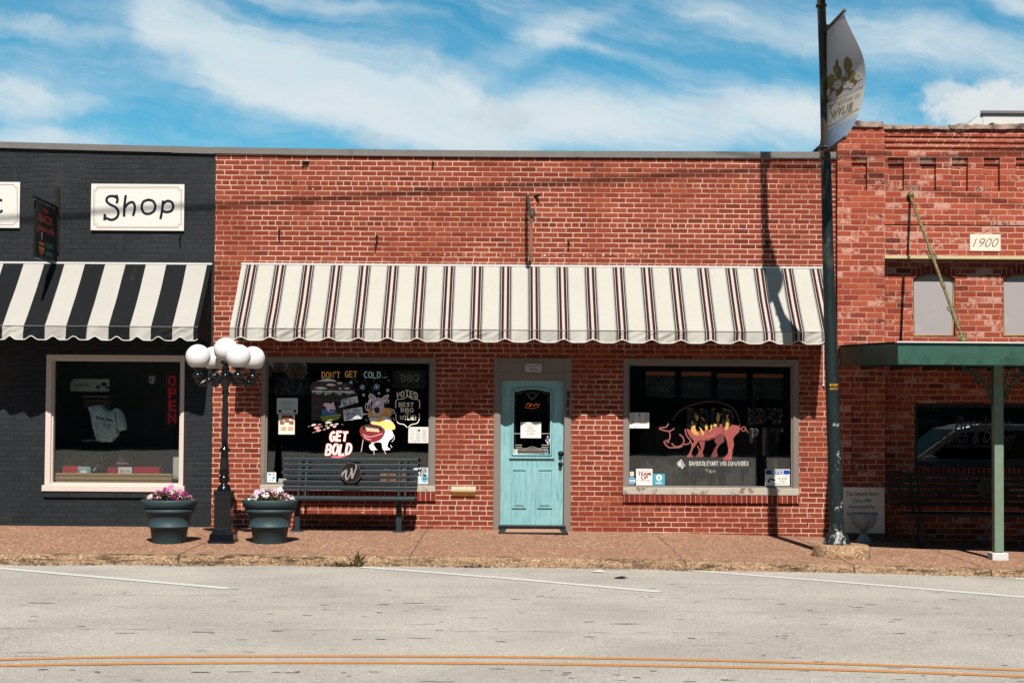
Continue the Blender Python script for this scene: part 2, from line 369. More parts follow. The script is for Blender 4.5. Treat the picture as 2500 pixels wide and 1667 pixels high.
    # rain streaks and soot with a shape of their own
    sv = nd(nt, 'ShaderNodeVectorMath', {'operation': 'MULTIPLY'}, {0: p, 1: (5, 5, .7)}).outputs[0]
    c = mix(nt, mth(nt, 'MULTIPLY', sstep(nt, noise(nt, sv, 1.0, 6, .6).outputs[0], .55, .75), .35), c, (.05, .03, .025, 1), 'MIX')
    setin(nt, b, Base_Color=c, Roughness=rough, Specular_IOR_Level=spec)
    h = mth(nt, 'MULTIPLY_ADD', fn, .25, mth(nt, 'MULTIPLY_ADD', wn.outputs[0], .25, mask))
    bump(nt, b, h, bmp)
    return m
def glass_mat():
    m = bpy.data.materials.new('glass'); m.use_nodes = True; nt = m.node_tree; nt.nodes.clear()
    out = nd(nt, 'ShaderNodeOutputMaterial'); t = nd(nt, 'ShaderNodeBsdfTransparent', None, {0: (.80, .82, .81, 1)})
    g = nd(nt, 'ShaderNodeBsdfGlossy', None, {0: (1, 1, 1, 1), 'Roughness': 0.01})
    bm_ = nd(nt, 'ShaderNodeBump', None, {'Height': noise(nt, geo(nt), 1.3, 2).outputs[0], 'Distance': .0005}); nt.links.new(bm_.outputs[0], g.inputs['Normal'])
    lw = nd(nt, 'ShaderNodeLayerWeight', None, {'Blend': .5}).outputs['Facing']
    fr = mth(nt, 'MULTIPLY_ADD', mth(nt, 'POWER', lw, 5.0), .93, .05)
    mx = nd(nt, 'ShaderNodeMixShader', None, {0: fr, 1: t.outputs[0], 2: g.outputs[0]}); nt.links.new(mx.outputs[0], out.inputs[0]); return m
GLASS = glass_mat()
PAINT = paint_mat('brushed_paint', var=.14, scale=90, gain=1.75)
PAINT_DULL = paint_mat('thin_window_paint', var=.22, scale=60)
PAPER = paint_mat('printed_paper', .8, .04, 60, .2, 1.25)
ENAMEL = paint_mat('sign_enamel', .35, .05, 20, .5)
CLOTHM = paint_mat('cloth', .9, .12, 30, .1)
BR_RED = brick_mat('red_brick', .2117, .0703, .0125, [(0, C(122, 52, 40)), (1, C(166, 82, 60)), (.15, C(142, 61, 45)), (.7, C(152, 68, 50))],
                   C(244, 206, 182), C(196, 148, 122), header=(8, 4), z0=-.02)
BR_OLD = brick_mat('old_red_brick', .226, .0808, .013, [(0, C(116, 56, 48)), (1, C(190, 98, 76)), (.05, C(150, 66, 52)), (.25, C(164, 74, 56)), (.75, C(178, 84, 62))],
                   C(232, 186, 162), C(204, 146, 120), weather=C(232, 184, 168), wt=(.66, .80), dist=.010, z0=-.03)
BR_BLK = brick_mat('black_painted_brick', .2117, .0703, .009, [(0, C(40, 44, 47)), (1, C(46, 50, 54))], C(74, 78, 82), C(42, 46, 49), z0=-.02, spec=.25, rough=.6, bmp=.006, mort_mix=(.35, .52))
BR_SILL = brick_mat('sill_brick', .0705, .5, .011, [(0, C(120, 42, 34)), (1, C(158, 60, 46))], C(226, 190, 170), C(176, 138, 112), z0=.02, u0=.02)
TAUPE = simple('taupe_painted_wood', C(140, 128, 120), .55, var=.06, scale=14, bmp=.002, dirt=C(96, 84, 76), dlo=.62, dhi=.75)
SILLW = simple('weathered_pale_sill', C(196, 186, 172), .7, var=.1, scale=18, bmp=.003, dirt=C(120, 104, 90), dscale=9, dlo=.52, dhi=.66)
CREAMW = simple('cream_painted_wood', C(233, 214, 204), .55, var=.05, scale=14, bmp=.002, dirt=C(170, 140, 126), dscale=8, dlo=.62, dhi=.78)
FLASH = simple('grey_metal_flashing', C(136, 130, 126), .42, .25, var=.10, scale=4, dirt=C(100, 94, 90), dlo=.55, dhi=.75)
BLACKM = simple('gloss_black_metal', C(13, 14, 18), .16, var=.2, scale=14, spec=.8, coat=.2)
DARKM = simple('dark_iron', C(34, 32, 31), .5, .3, var=.25, scale=22, bmp=.001, dirt=C(88, 52, 36), dlo=.6, dhi=.75)
BENCHM = simple('bench_slate_metal', C(46, 56, 62), .42, var=.12, scale=10, spec=.5, dirt=C(44, 48, 52), dlo=.5, dhi=.7)
GLOBE = simple('opal_globe', C(250, 246, 246), .16, var=.01, spec=.5)
POT = simple('grey_green_plastic', C(58, 78, 84), .55, var=.06, scale=10, spec=.4, dirt=C(84, 96, 102), dlo=.6, dhi=.85)
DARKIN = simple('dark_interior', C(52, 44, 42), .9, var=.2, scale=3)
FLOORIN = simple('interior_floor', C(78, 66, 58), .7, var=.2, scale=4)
STONE = simple('pale_stone', C(205, 192, 178), .85, var=.12, scale=24, bmp=.003, dirt=C(150, 132, 118), dscale=10, dlo=.58, dhi=.75)
COPE = simple('weathered_coping_stone', C(176, 150, 138), .9, var=.3, scale=12, bmp=.012, dirt=C(74, 58, 54), dscale=5, dlo=.44, dhi=.62)
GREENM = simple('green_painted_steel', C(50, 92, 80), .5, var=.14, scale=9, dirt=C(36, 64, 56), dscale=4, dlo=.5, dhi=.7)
POSTM = simple('post_green_steel', C(126, 148, 128), .5, var=.16, scale=9, dirt=C(150, 122, 82), dscale=6, dlo=.54, dhi=.72)
RODM = simple('rusty_green_rod', C(130, 122, 84), .6, .2, var=.25, scale=20, dirt=C(110, 66, 40), dscale=14, dlo=.5, dhi=.64)
URNM = simple('grey_cast_stone', C(168, 174, 178), .85, var=.25, scale=14, bmp=.006, dirt=C(84, 84, 84), dscale=7, dlo=.5, dhi=.65)
BOARDM = simple('grey_window_screen', C(176, 168, 168), .8, var=.06, scale=60, dirt=C(190, 184, 182), dscale=5)
OCHRE = simple('ochre_window_frame', C(178, 134, 74), .6, var=.15, scale=14)
LEDGE = simple('pale_metal_ledge', C(214, 196, 150), .5, var=.15, scale=10)
WHITEP = simple('white_paint', C(225, 224, 222), .5, var=.05, scale=8, dirt=C(190, 184, 178), dlo=.6, dhi=.8)
TARM = simple('tar_and_flaking_white', C(52, 44, 42), .9, var=.3, scale=12, bmp=.02, dirt=C(214, 206, 200), dscale=6, dlo=.50, dhi=.56)
BRASS = simple('brass', C(184, 122, 56), .3, .7, var=.15, scale=12)
WOODT = simple('tan_wood', C(196, 160, 112), .5, var=.14, scale=8)
PYo_ = -2.55
def pole_mat():
    m, nt, b = new_mat('chipped_pole_paint'); p = geo(nt)
    sp = nd(nt, 'ShaderNodeSeparateXYZ', None, {0: p})
    sv = nd(nt, 'ShaderNodeVectorMath', {'operation': 'MULTIPLY'}, {0: p, 1: (1, 1, .35)}).outputs[0]
    n = noise(nt, sv, 7, 7, .6).outputs[0]; n2 = noise(nt, sv, 26, 5, .62).outputs[0]
    low = mix(nt, n, C(16, 25, 27), C(40, 54, 54)); high = mix(nt, n, C(50, 40, 32), C(84, 68, 54))
    c = mix(nt, sstep(nt, sp.outputs[2], 4.62, 4.66), low, high)
    band = mth(nt, 'MULTIPLY', sstep(nt, sp.outputs[2], 3.0, 4.3), sstep(nt, n, .52, .62))
    c = mix(nt, mth(nt, 'MULTIPLY', band, .6), c, C(124, 120, 106))
    lowb = mth(nt, 'MULTIPLY', mth(nt, 'MULTIPLY', sstep(nt, sp.outputs[2], 1.75, 1.45), sstep(nt, noise(nt, p, 13, 6, .7).outputs[0], .60, .62)), sstep(nt, sp.outputs[0], at(2031, 1100, PYo_)[0]-.01, at(2031, 1100, PYo_)[0]+.02))
    c = mix(nt, lowb, c, C(178, 178, 176))
    rust = mth(nt, 'MULTIPLY', sstep(nt, sp.outputs[2], .32, .1), sstep(nt, n2, .55, .60))
    c = mix(nt, rust, c, mix(nt, sstep(nt, n, .45, .6), C(176, 170, 166), C(104, 60, 44)))
    setin(nt, b, Base_Color=c, Roughness=mth(nt, 'MULTIPLY_ADD', n, .3, .25), Specular_IOR_Level=.5); bump(nt, b, n2, .002); return m
POLEM = pole_mat()
def door_mat():
    m, nt, b = new_mat('antiqued_turquoise_paint'); p = geo(nt)
    sv = nd(nt, 'ShaderNodeVectorMath', {'operation': 'MULTIPLY'}, {0: p, 1: (26, 26, 1.6)}).outputs[0]
    n = noise(nt, sv, 2.2, 7, .65).outputs[0]; n2 = noise(nt, p, 3.2, 5, .6).outputs[0]
    c = mix(nt, n2, C(120, 180, 188), C(164, 214, 217))
    c = mix(nt, mth(nt, 'MULTIPLY', sstep(nt, n, .50, .72), .75), c, C(70, 116, 122))
    c = mix(nt, mth(nt, 'MULTIPLY', sstep(nt, n, .44, .30), .5), c, C(178, 224, 222))
    ao = nd(nt, 'ShaderNodeSeparateXYZ', None, {0: p})
    setin(nt, b, Base_Color=c, Roughness=.5); bump(nt, b, n, .0015); return m
DOORM = door_mat()
def stripe_mat(name, x0, period, stops, base, tint=None):
    m, nt, b = new_mat(name); p = geo(nt); sp = nd(nt, 'ShaderNodeSeparateXYZ', None, {0: p})
    t = mth(nt, 'DIVIDE', mth(nt, 'ADD', sp.outputs[0], 60*period-x0), period)
    t = mth(nt, 'SUBTRACT', t, mth(nt, 'FLOOR', t))
    cr = nd(nt, 'ShaderNodeValToRGB', None, {0: t}); cr.color_ramp.interpolation = 'CONSTANT'
    e = cr.color_ramp.elements
    for i, (pos, c) in enumerate(stops):
        if i < 2: e[i].position = pos; e[i].color = c
        else: x = e.new(pos); x.color = c
    n = noise(nt, p, 2.2, 6, .6).outputs[0]; w = noise(nt, p, 160, 2, .5).outputs[0]
    c = mix(nt, 1.0, cr.outputs[0], mix(nt, n, (.93, .93, .91, 1), (1.04, 1.04, 1.04, 1)), 'MULTIPLY')
    sv = nd(nt, 'ShaderNodeVectorMath', {'operation': 'MULTIPLY'}, {0: p, 1: (7, 2, 1.2)}).outputs[0]
    c = mix(nt, mth(nt, 'MULTIPLY', sstep(nt, noise(nt, sv, 1.6, 6, .62).outputs[0], .58, .78), .22), c, C(140, 128, 110))
    tr = nd(nt, 'ShaderNodeBsdfTranslucent', None, {0: c})
    setin(nt, b, Base_Color=c, Roughness=.85, Specular_IOR_Level=.2); bump(nt, b, w, .0008)
    mx = nd(nt, 'ShaderNodeMixShader', None, {0: .05, 1: b.outputs[0], 2: tr.outputs[0]})
    nt.links.new(mx.outputs[0], nt.nodes['Material Output'].inputs[0]); return m
# ------------------------------------------------------------------ ground
def interp(pts, x):
    if x <= pts[0][0]: return pts[0][1]
    for (a, za), (b, zb) in zip(pts, pts[1:]):
        if x <= b: return za+(zb-za)*(x-a)/(b-a)
    return pts[-1][1]
YCT, YCF = -3.42, -3.46
ZW = [(-60, .02), (-7, .008), (0, .0), (2.2, -.03), (4.27, -.07), (5.4, -.12), (7.2, -.17), (60, -.6)]
_c = [at(px, py, YCT) for px, py in ((0, 1352), (600, 1355), (1250, 1360), (2000, 1377), (2500, 1392))]
ZC = [(-60, _c[0][1]+.02)]+_c+[(60, _c[-1][1]-.5)]
_g = [at(px, py, YCF) for px, py in ((0, 1378), (600, 1380), (1250, 1384), (2000, 1397), (2500, 1409))]
ZG = [(-60, _g[0][1]+.02)]+_g+[(60, _g[-1][1]-.5)]
def gz(x, y):
    if y <= YCF: return interp(ZG, x)
    t = min(1, max(0, -y/-YCT)); return interp(ZW, x)*(1-t)+interp(ZC, x)*t
def on_ground(px, py):
    best = None
    for i in range(0, 700):
        y = .3-i*.03; x, z = at(px, py, y); e = abs(z-gz(x, y))
        if (best is None or e < best[0]) and not (YCF-.05 < y < YCF): best = (e, x, y)
    return best[1], best[2], gz(best[1], best[2])

XS = sorted({-60, -40, -20, *[round(-10+i*.4, 3) for i in range(51)], 20, 40, 60, *[p[0] for p in ZG+ZC+ZW]})
def sheet(rows):                       # rows: list of (y, zfunction)
    mb = MB(); n = len(XS); vs = [(x, y, f(x)) for y, f in rows for x in XS]
    mb.add(vs, [(j*n+i, j*n+i+1, (j+1)*n+i+1, (j+1)*n+i) for j in range(len(rows)-1) for i in range(n-1)], smooth=True)
    return mb
def aggregate_mat(name, c1, c2, c3, stain, slo, shi, joints=True, vs=50.0, sscale=(1.1, 2.2, 6)):
    m, nt, b = new_mat(name); p = geo(nt)
    v = nd(nt, 'ShaderNodeTexVoronoi', {'feature': 'F1'}, {'Vector': p, 'Scale': vs})
    sc = nd(nt, 'ShaderNodeSeparateColor', None, {0: v.outputs['Color']})
    cr = nd(nt, 'ShaderNodeValToRGB', None, {0: sc.outputs[0]}); e = cr.color_ramp.elements
    e[0].color = c1; e[1].color = c3; x = e.new(.5); x.color = c2; x = e.new(.9); x.color = c2
    c = cr.outputs[0]
    c = mix(nt, 1.0, c, mix(nt, noise(nt, p, 1.3, 6, .62).outputs[0], (.74, .72, .70, 1), (1.2, 1.2, 1.2, 1)), 'MULTIPLY')
    sv = nd(nt, 'ShaderNodeVectorMath', {'operation': 'MULTIPLY'}, {0: p, 1: sscale}).outputs[0]
    st = sstep(nt, noise(nt, sv, 1.5, 8, .66).outputs[0], slo, shi)
    c = mix(nt, st, c, stain)
    h = mth(nt, 'SUBTRACT', 1.0, v.outputs['Distance'])
    if joints:
        sp = nd(nt, 'ShaderNodeSeparateXYZ', None, {0: p})
        wob = mth(nt, 'MULTIPLY', mth(nt, 'SUBTRACT', noise(nt, p, 6, 4).outputs[0], .5), .05)
        for px, py in ((436, 1352), (1000, 1356), (1672, 1368), (2084, 1380), (2418, 1390)):
            x0 = at(px, py, YCT)[0]
            dx = mth(nt, 'ABSOLUTE', mth(nt, 'SUBTRACT', mth(nt, 'ADD', sp.outputs[0], wob), x0))
            k = sstep(nt, dx, .004, .013, 1, 0)
            c = mix(nt, mth(nt, 'MULTIPLY', k, .85 if px in (436, 2418, 2084) else .45), c, C(46, 34, 28)); h = mth(nt, 'SUBTRACT', h, mth(nt, 'MULTIPLY', k, 1.0))
    setin(nt, b, Base_Color=c, Roughness=.92, Specular_IOR_Level=.2); bump(nt, b, h, .005); return m
SIDEM = aggregate_mat('exposed_aggregate', C(104, 76, 60), C(186, 143, 118), C(246, 214, 188), C(160, 118, 96), .52, .72)
CURBM = aggregate_mat('mossy_kerb_concrete', C(104, 80, 62), C(178, 146, 116), C(226, 198, 168), C(74, 58, 46), .47, .66, sscale=(2.6, 4, 14), vs=72.0)
def road_mat():
    m, nt, b = new_mat('worn_pale_asphalt'); p = geo(nt)
    n1 = sstep(nt, noise(nt, p, 120, 3, .6).outputs[0], .3, .7); n2 = noise(nt, p, .7, 6, .6).outputs[0]; n3 = sstep(nt, noise(nt, p, 38, 4, .65).outputs[0], .3, .7)
    c = mix(nt, n1, C(170, 163, 155), C(240, 233, 224)); c = mix(nt, 1.0, c, mix(nt, sstep(nt, n2, .3, .7), (.88, .87, .86, 1), (1.10, 1.09, 1.07, 1)), 'MULTIPLY')
    c = mix(nt, 1.0, c, mix(nt, n3, (.84, .84, .84, 1), (1.14, 1.14, 1.14, 1)), 'MULTIPLY')
    def streak(sx, sy, sc, lo, hi, amt, col, c, seed):
        sv = nd(nt, 'ShaderNodeVectorMath', {'operation': 'MULTIPLY_ADD'}, {0: p, 1: (sx, sy, 1), 2: (seed, seed*2, 0)}).outputs[0]
        pm = sstep(nt, noise(nt, nd(nt, 'ShaderNodeVectorMath', {'operation': 'MULTIPLY_ADD'}, {0: p, 1: (.35, 1.1, 1), 2: (seed*3, seed, 0)}).outputs[0], 1.0, 3).outputs[0], .46, .62)
        return mix(nt, mth(nt, 'MULTIPLY', mth(nt, 'MULTIPLY', sstep(nt, noise(nt, sv, sc, 5, .6).outputs[0], lo, hi), amt), pm), c, col)
    c = streak(1.0, 13, 1.7, .63, .67, .6, C(58, 56, 56), c, 3.1)          # scraped black flecks along the lanes
    c = streak(2.6, 26, 2.0, .64, .68, .6, C(50, 48, 48), c, 7.7)
    c = streak(.12, 5, 1.0, .56, .74, .30, C(150, 146, 142), c, 11.0)       # wheel tracks
    sp = nd(nt, 'ShaderNodeSeparateXYZ', None, {0: p})
    g = mth(nt, 'MULTIPLY', sstep(nt, sp.outputs[1], -4.0, -3.5), sstep(nt, noise(nt, nd(nt, 'ShaderNodeVectorMath', {'operation': 'MULTIPLY'}, {0: p, 1: (.5, 3.5, 1)}).outputs[0], 1.6, 6, .65).outputs[0], .54, .68))
    c = mix(nt, mth(nt, 'MULTIPLY', g, .7), c, C(92, 86, 80))                # wash of grit by the kerb
    dx = mth(nt, 'ABSOLUTE', mth(nt, 'SUBTRACT', mth(nt, 'MODULO', mth(nt, 'ADD', mth(nt, 'ADD', sp.outputs[1], mth(nt, 'MULTIPLY', noise(nt, p, .9, 5).outputs[0], .25)), 40.0), 1.55), .6))
    k = mth(nt, 'MULTIPLY', sstep(nt, dx, .004, .016, 1, 0), sstep(nt, noise(nt, nd(nt, 'ShaderNodeVectorMath', {'operation': 'MULTIPLY'}, {0: p, 1: (.35, 1, 1)}).outputs[0], 1.2, 4).outputs[0], .46, .58))
    c = mix(nt, mth(nt, 'MULTIPLY', k, .35), c, C(110, 106, 102))
    setin(nt, b, Base_Color=c, Roughness=.9, Specular_IOR_Level=.25); bump(nt, b, mth(nt, 'ADD', n1, n3), .004); return m
ROADM = road_mat()
tag(sheet([(-75, lambda x: interp(ZG, x)-.02), (-30, lambda x: interp(ZG, x)-.01), (-10, lambda x: interp(ZG, x)), (YCF+.05, lambda x: interp(ZG, x))]).build('road', ROADM), kind='structure')
tag(sheet([(-3.28, lambda x: gz(x, -3.28)), (0, lambda x: gz(x, 0)), (.28, lambda x: gz(x, 0))]).build('sidewalk', SIDEM), kind='structure')
r2 = random.Random(5)
cj = {x: r2.uniform(-.006, .006) for x in XS}
tag(sheet([(-3.28, lambda x: gz(x, -3.28)), (-3.36, lambda x: gz(x, -3.36)+.003), (-3.405, lambda x: interp(ZC, x)-.006), (-3.43, lambda x: interp(ZC, x)-.028), (-3.445, lambda x: interp(ZC, x)-.07),
           (-3.455, lambda x: interp(ZG, x)-.03)]).build('curb', CURBM), kind='structure')
mb = MB(); mb.box(-300, 300, -75.5, -300, -1.6, -1.2); mb.box(-300, 300, 12, 300, -1.6, -.7)
tag(mb.build('ground', simple('far_ground', C(120, 112, 96), .9, var=.2, scale=.4)), kind='structure')
# painted lines, 4 mm sheets over the road
def line_mat(name, col, lo, hi):
    m, nt, b = new_mat(name); p = geo(nt)
    w = sstep(nt, noise(nt, p, 38, 6, .66).outputs[0], lo, hi)
    c = mix(nt, w, col, C(176, 168, 158)); setin(nt, b, Base_Color=c, Roughness=.75); bump(nt, b, noise(nt, p, 150, 2).outputs[0], .003); return m
YELL = line_mat('worn_yellow_line', C(214, 140, 62), .50, .78)
WHIT = line_mat('worn_white_line', C(226, 226, 218), .50, .72)
def gline(pts, w, m, name):
    P = []
    for px, py in catmull(pts, 8):
        x, y, z = on_road(px, py); P.append((x, y, z+.004))
    mb = MB(); n = len(P); vs = [(x, y-w/2, z) for x, y, z in P]+[(x, y+w/2, z) for x, y, z in P]
    mb.add(vs, [(i, i+1, n+i+1, n+i) for i in range(n-1)]); return tag(mb.build(name, m), kind='structure')
def on_road(px, py):
    d = ray(px, py); z = interp(ZG, 0)
    for _ in range(6):
        t = (z-CZ)/d[2]; z = interp(ZG, d[0]*t)
    t = (z-CZ)/d[2]; return d[0]*t, CY+d[1]*t, z
gline([(-300, 1619), (0, 1610), (300, 1604), (625, 1602), (950, 1602), (1250, 1604), (1600, 1609), (2000, 1619), (2500, 1636), (2800, 1648)], .085, YELL, 'center_line')
gline([(-300, 1634), (0, 1625), (300, 1620), (625, 1618), (950, 1618), (1250, 1620), (1600, 1625), (2000, 1634), (2500, 1651), (2800, 1663)], .085, YELL, 'center_line')
def pline(a, b, w):
    x0, y0, z0 = on_road(*a); x1, y1, z1 = on_road(*b)
    d = Vector((x1-x0, y1-y0, 0)).normalized(); s = Vector((-d.y, d.x, 0))*w/2; n = 80
    P = [Vector((x0+(x1-x0)*i/n, y0+(y1-y0)*i/n, interp(ZG, x0+(x1-x0)*i/n)+.005)) for i in range(n+1)]
    mb = MB(); mb.add([p-s for p in P]+[p+s for p in P], [(i, i+1, n+2+i, n+1+i) for i in range(n)])
    tag(mb.build('parking_line', WHIT), kind='structure')
pline((-60, 1382), (560, 1437), .135); pline((880, 1384), (1612, 1445), .135); pline((1690, 1393), (2560, 1463), .135); pline((2480, 1412), (2900, 1440), .135)

mb = MB(); rn = random.Random(31)
for i in range(170):
    px, py = rn.uniform(-60, 2560), rn.choice((rn.gauss(1490, 45), rn.gauss(1530, 22), rn.uniform(1415, 1660), rn.gauss(1455, 12), rn.gauss(1648, 12)))
    if not 1400 < py < 1675: continue
    x, y, z = on_road(px, py); ln = rn.uniform(.012, .06)*(1 if rn.random() < .9 else 2.4); w = rn.uniform(.006, .020); m_ = 7; z = interp(ZG, x)+.0025; sk = rn.uniform(-.12, .12)
    t_ = [(-1+2*q/m_) for q in range(m_+1)]
    up_ = [(x+a*ln, y+a*ln*sk+w*(1-a*a)**.5*rn.uniform(.3, 1.2), z) for a in t_]; dn_ = [(x+a*ln, y+a*ln*sk-w*(1-a*a)**.5*rn.uniform(.3, 1.2), z) for a in t_[1:-1]]
    mb.add(up_+dn_[::-1], [tuple(range(len(up_)+len(dn_)))], rn.choice((C(86, 84, 82), C(120, 116, 112), C(150, 145, 139), C(132, 127, 122), C(58, 56, 56))))
for py, amp in ((1458, .0), (1541, .0), (1490, .0)):          # long seams between the paved lanes, broken
    for i in range(70):
        px = -60+i*38+rn.uniform(-8, 8)
        if rn.random() < .45: continue
        x, y, z = on_road(px, py+rn.uniform(-.8, .8)+(px-1250)*.006); ln = rn.uniform(.06, .16); w = rn.uniform(.003, .007); z = interp(ZG, x)+.002
        mb.add([(x-ln, y, z), (x, y-w, z), (x+ln, y+rn.uniform(-.01, .01), z), (x, y+w, z)], [(0, 1, 2, 3)], C(128, 122, 116))
tag(mb.build('road_scuffs', paint_mat('tar_scuff', .8, .3, 50, .3)), kind='structure')
# ------------------------------------------------------------------ wall helpers
def holes_wall(mb, x0, x1, z0, z1, y0, y1, holes, col=None):
    xs = sorted({x0, x1, *[v for h in holes for v in h[:2]]}); zs = sorted({z0, z1, *[v for h in holes for v in h[2:]]})
    xs = [x for x in xs if x0 <= x <= x1]; zs = [z for z in zs if z0 <= z <= z1]
    def inh(x, z): return any(h[0] < x < h[1] and h[2] < z < h[3] for h in holes)
    nx, nz = len(xs)-1, len(zs)-1
    for i in range(nx):
        for j in range(nz):
            a, b, c, d = xs[i], xs[i+1], zs[j], zs[j+1]
            if inh((a+b)/2, (c+d)/2): continue
            mb.add([(a,y0,c),(b,y0,c),(b,y0,d),(a,y0,d)], [(0,1,2,3)], col); mb.add([(a,y1,c),(b,y1,c),(b,y1,d),(a,y1,d)], [(3,2,1,0)], col)
            for (di, dj, q) in ((-1,0,[(a,y0,c),(a,y0,d),(a,y1,d),(a,y1,c)]),(1,0,[(b,y0,c),(b,y1,c),(b,y1,d),(b,y0,d)]),(0,-1,[(a,y0,c),(a,y1,c),(b,y1,c),(b,y0,c)]),(0,1,[(a,y0,d),(b,y0,d),(b,y1,d),(a,y1,d)])):
                ii, jj = i+di, j+dj
                if 0 <= ii < nx and 0 <= jj < nz and not inh((xs[ii]+xs[ii+1])/2, (zs[jj]+zs[jj+1])/2): continue
                mb.add(q, [(0,1,2,3)], col)
def prect(x0, y0, x1, y1, Y=0.0):       # picture rectangle on plane Y -> x0,x1,z0,z1
    cx, cy = (x0+x1)/2, (y0+y1)/2
    return at(x0, cy, Y)[0], at(x1, cy, Y)[0], at(cx, y1, Y)[1], at(cx, y0, Y)[1]
def coping(mb, pts, hpx, Y):
    n = len(pts); A = [at(px, py, Y) for px, py in pts]; B = [at(px, py+h, Y) for (px, py), h in zip(pts, hpx)]
    vs = [(x, Y, z) for x, z in A]+[(x, Y, z) for x, z in B]+[(x, .42, z+.02) for x, z in A]+[(x, Y+.03, z) for x, z in B]+[(x, .42, z-.25) for x, z in A]
    fs = []
    for i in range(n-1): fs += [(i, i+1, n+i+1, n+i), (2*n+i, 2*n+i+1, i+1, i), (n+i, n+i+1, 3*n+i+1, 3*n+i), (2*n+i, 4*n+i, 4*n+i+1, 2*n+i+1)]
    mb.add(vs, fs)
def room(x0, x1, y0, y1, z0, z1, parent, m=None):
    mb = MB(); t = .1
    mb.box(x0, x1, y1, y1+t, z0, z1); mb.box(x0-t, x0-.002, y0, y1+t, z0, z1); mb.box(x1+.002, x1+t, y0, y1+t, z0, z1); mb.box(x0-t, x1+t, y0, y1+t, z1+.002, z1+t)
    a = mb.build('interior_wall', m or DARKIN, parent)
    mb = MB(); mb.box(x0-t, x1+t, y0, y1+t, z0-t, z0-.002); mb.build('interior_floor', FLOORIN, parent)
def window(rect, gl, parent, fm, sm, sillh, Y=-.012, gy=.075, sill_out=.04, sill_w=0.0, pane_label=None):
    """window part: frame mesh with sill, stop and pane as sub-parts; rect, gl are picture rectangles"""
    ox0, ox1, oz0, oz1 = prect(*rect); ix0, ix1, iz0, iz1 = prect(*gl, gy)
    b = .022
    mb = MB(); mb.frame(ox0+.002, ox1-.002, oz0+.002, oz1-.002, ix0-b, ix1+b, iz0-b, iz1+b, Y, .06)
    w = mb.build('window', fm, parent, bevel=.004)
    mb = MB(); mb.frame(ix0-b-.004, ix1+b+.004, iz0-b-.004, iz1+b+.004, ix0, ix1, iz0, iz1, .022, .11); mb.build('stop', fm, w, bevel=.003)
    mb = MB(); mb.box(ox0-sill_w, ox1+sill_w, -sill_out, .058, oz0+.003, oz0+sillh); mb.build('sill', sm, w, bevel=.006)
    mb = MB(); mb.box(ix0-.01, ix1+.01, gy, gy+.006, iz0-.01, iz1+.01); mb.build('pane', GLASS, w)
    return w
def rowlock(rect, parent, out=.035):
    x0, x1, z0, z1 = prect(*rect); mb = MB(); mb.box(x0, x1, -out, .05, z0, z1-.001); return mb.build('brick_sill', BR_SILL, parent, bevel=.004)

# ------------------------------------------------------------------ red brick shop
XL, XR = X(521, 850), 4.50
red = thing('brick_shop', 'red brick shop with striped awning and turquoise door in the middle', 'building', (0, 0, 0))
WL = (637, 871, 1064, 1199); WLg = (654, 886, 1047, 1181)
WR = (1521, 876, 1950.6, 1208); WRg = (1536, 894, 1930, 1186)
DR = (1204.6, 873, 1394.7, 1290)
hr = [prect(*WL), prect(*WR), prect(*DR)]
hr[2] = (hr[2][0], hr[2][1], -.6, hr[2][3])
mb = MB(); holes_wall(mb, XL, XR, -.6, 5.215, 0, .28, hr); mb.build('wall', BR_RED, red)
mb = MB(); coping(mb, [(521, 359), (760, 363), (1000, 366), (1250, 368), (1500, 369), (1760, 370), (2042, 371)], [15.5]*7, -.035); mb.build('coping', FLASH, red)
mb = MB(); mb.box(XL+.05, XR-.05, .6, 7, 4.7, 4.8); mb.build('roof', DARKIN, red)
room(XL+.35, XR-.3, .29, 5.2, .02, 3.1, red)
wl = window(WL, WLg, red, TAUPE, SILLW, .085)
wr = window(WR, WRg, red, TAUPE, SILLW, .10)
rowlock((637, 1199, 1064, 1221), red); rowlock((1521, 1208, 1950.6, 1227), red)
# door case and door
dx0, dx1, dz0, dz1 = prect(1221.5, 927, 1377, 1290)
ox0, ox1, _, oz1 = prect(*DR)
mb = MB(); mb.box(ox0+.002, dx0, -.012, .14, -.2, oz1-.002); mb.box(dx1, ox1-.002, -.012, .14, -.2, oz1-.002)
mb.box(dx0+.001, dx1-.001, -.008, .14, dz1, at(1300, 909)[1]-.003); mb.box(dx0+.001, dx1-.001, -.016, .14, at(1300, 909)[1], oz1-.004)
dcase = mb.build('door_case', TAUPE, red, bevel=.004)
DY = .085
def DP(px, py): return at(px, py, DY)
sx0, sx1, _, _ = prect(1222, 927, 1376.5, 1283, DY); sz1 = dz1-.004; sz0 = DP(1300, 1281)[1]
gx0, gx1, gz0, gz1 = prect(1252.5, 948, 1345.5, 1110, DY)
mb = MB(); holes_wall(mb, sx0, sx1, sz0, sz1, DY, DY+.045, [(gx0, gx1, gz0, gz1)])
cxm = (gx0+gx1)/2; rise = .045; N = 14
archp = [(gx0+(gx1-gx0)*i/N, gz1-rise*(2*i/N-1)**2) for i in range(N+1)]
mb.prism_xz([(gx0, gz1)]+archp[:N//2+1], DY+.001, DY+.044); mb.prism_xz(archp[N//2:]+[(gx1, gz1)], DY+.001, DY+.044)
for pr in ((1249.5, 1144, 1285.5, 1240), (1312, 1144, 1349, 1240)):
    a, b, c, d = prect(*pr, DY)
    mb.frame(a, b, c, d, a+.018, b-.018, c+.018, d-.018, DY-.018, DY+.01); 
    q = .042; mb.frame(a+.022, b-.022, c+.022, d-.022, a+q, b-q, c+q, d-q, DY-.004, DY+.01); mb.box(a+q, b-q, DY-.016, DY+.01, c+q, d-q)
door = mb.build('door', DOORM, red, bevel=.004)
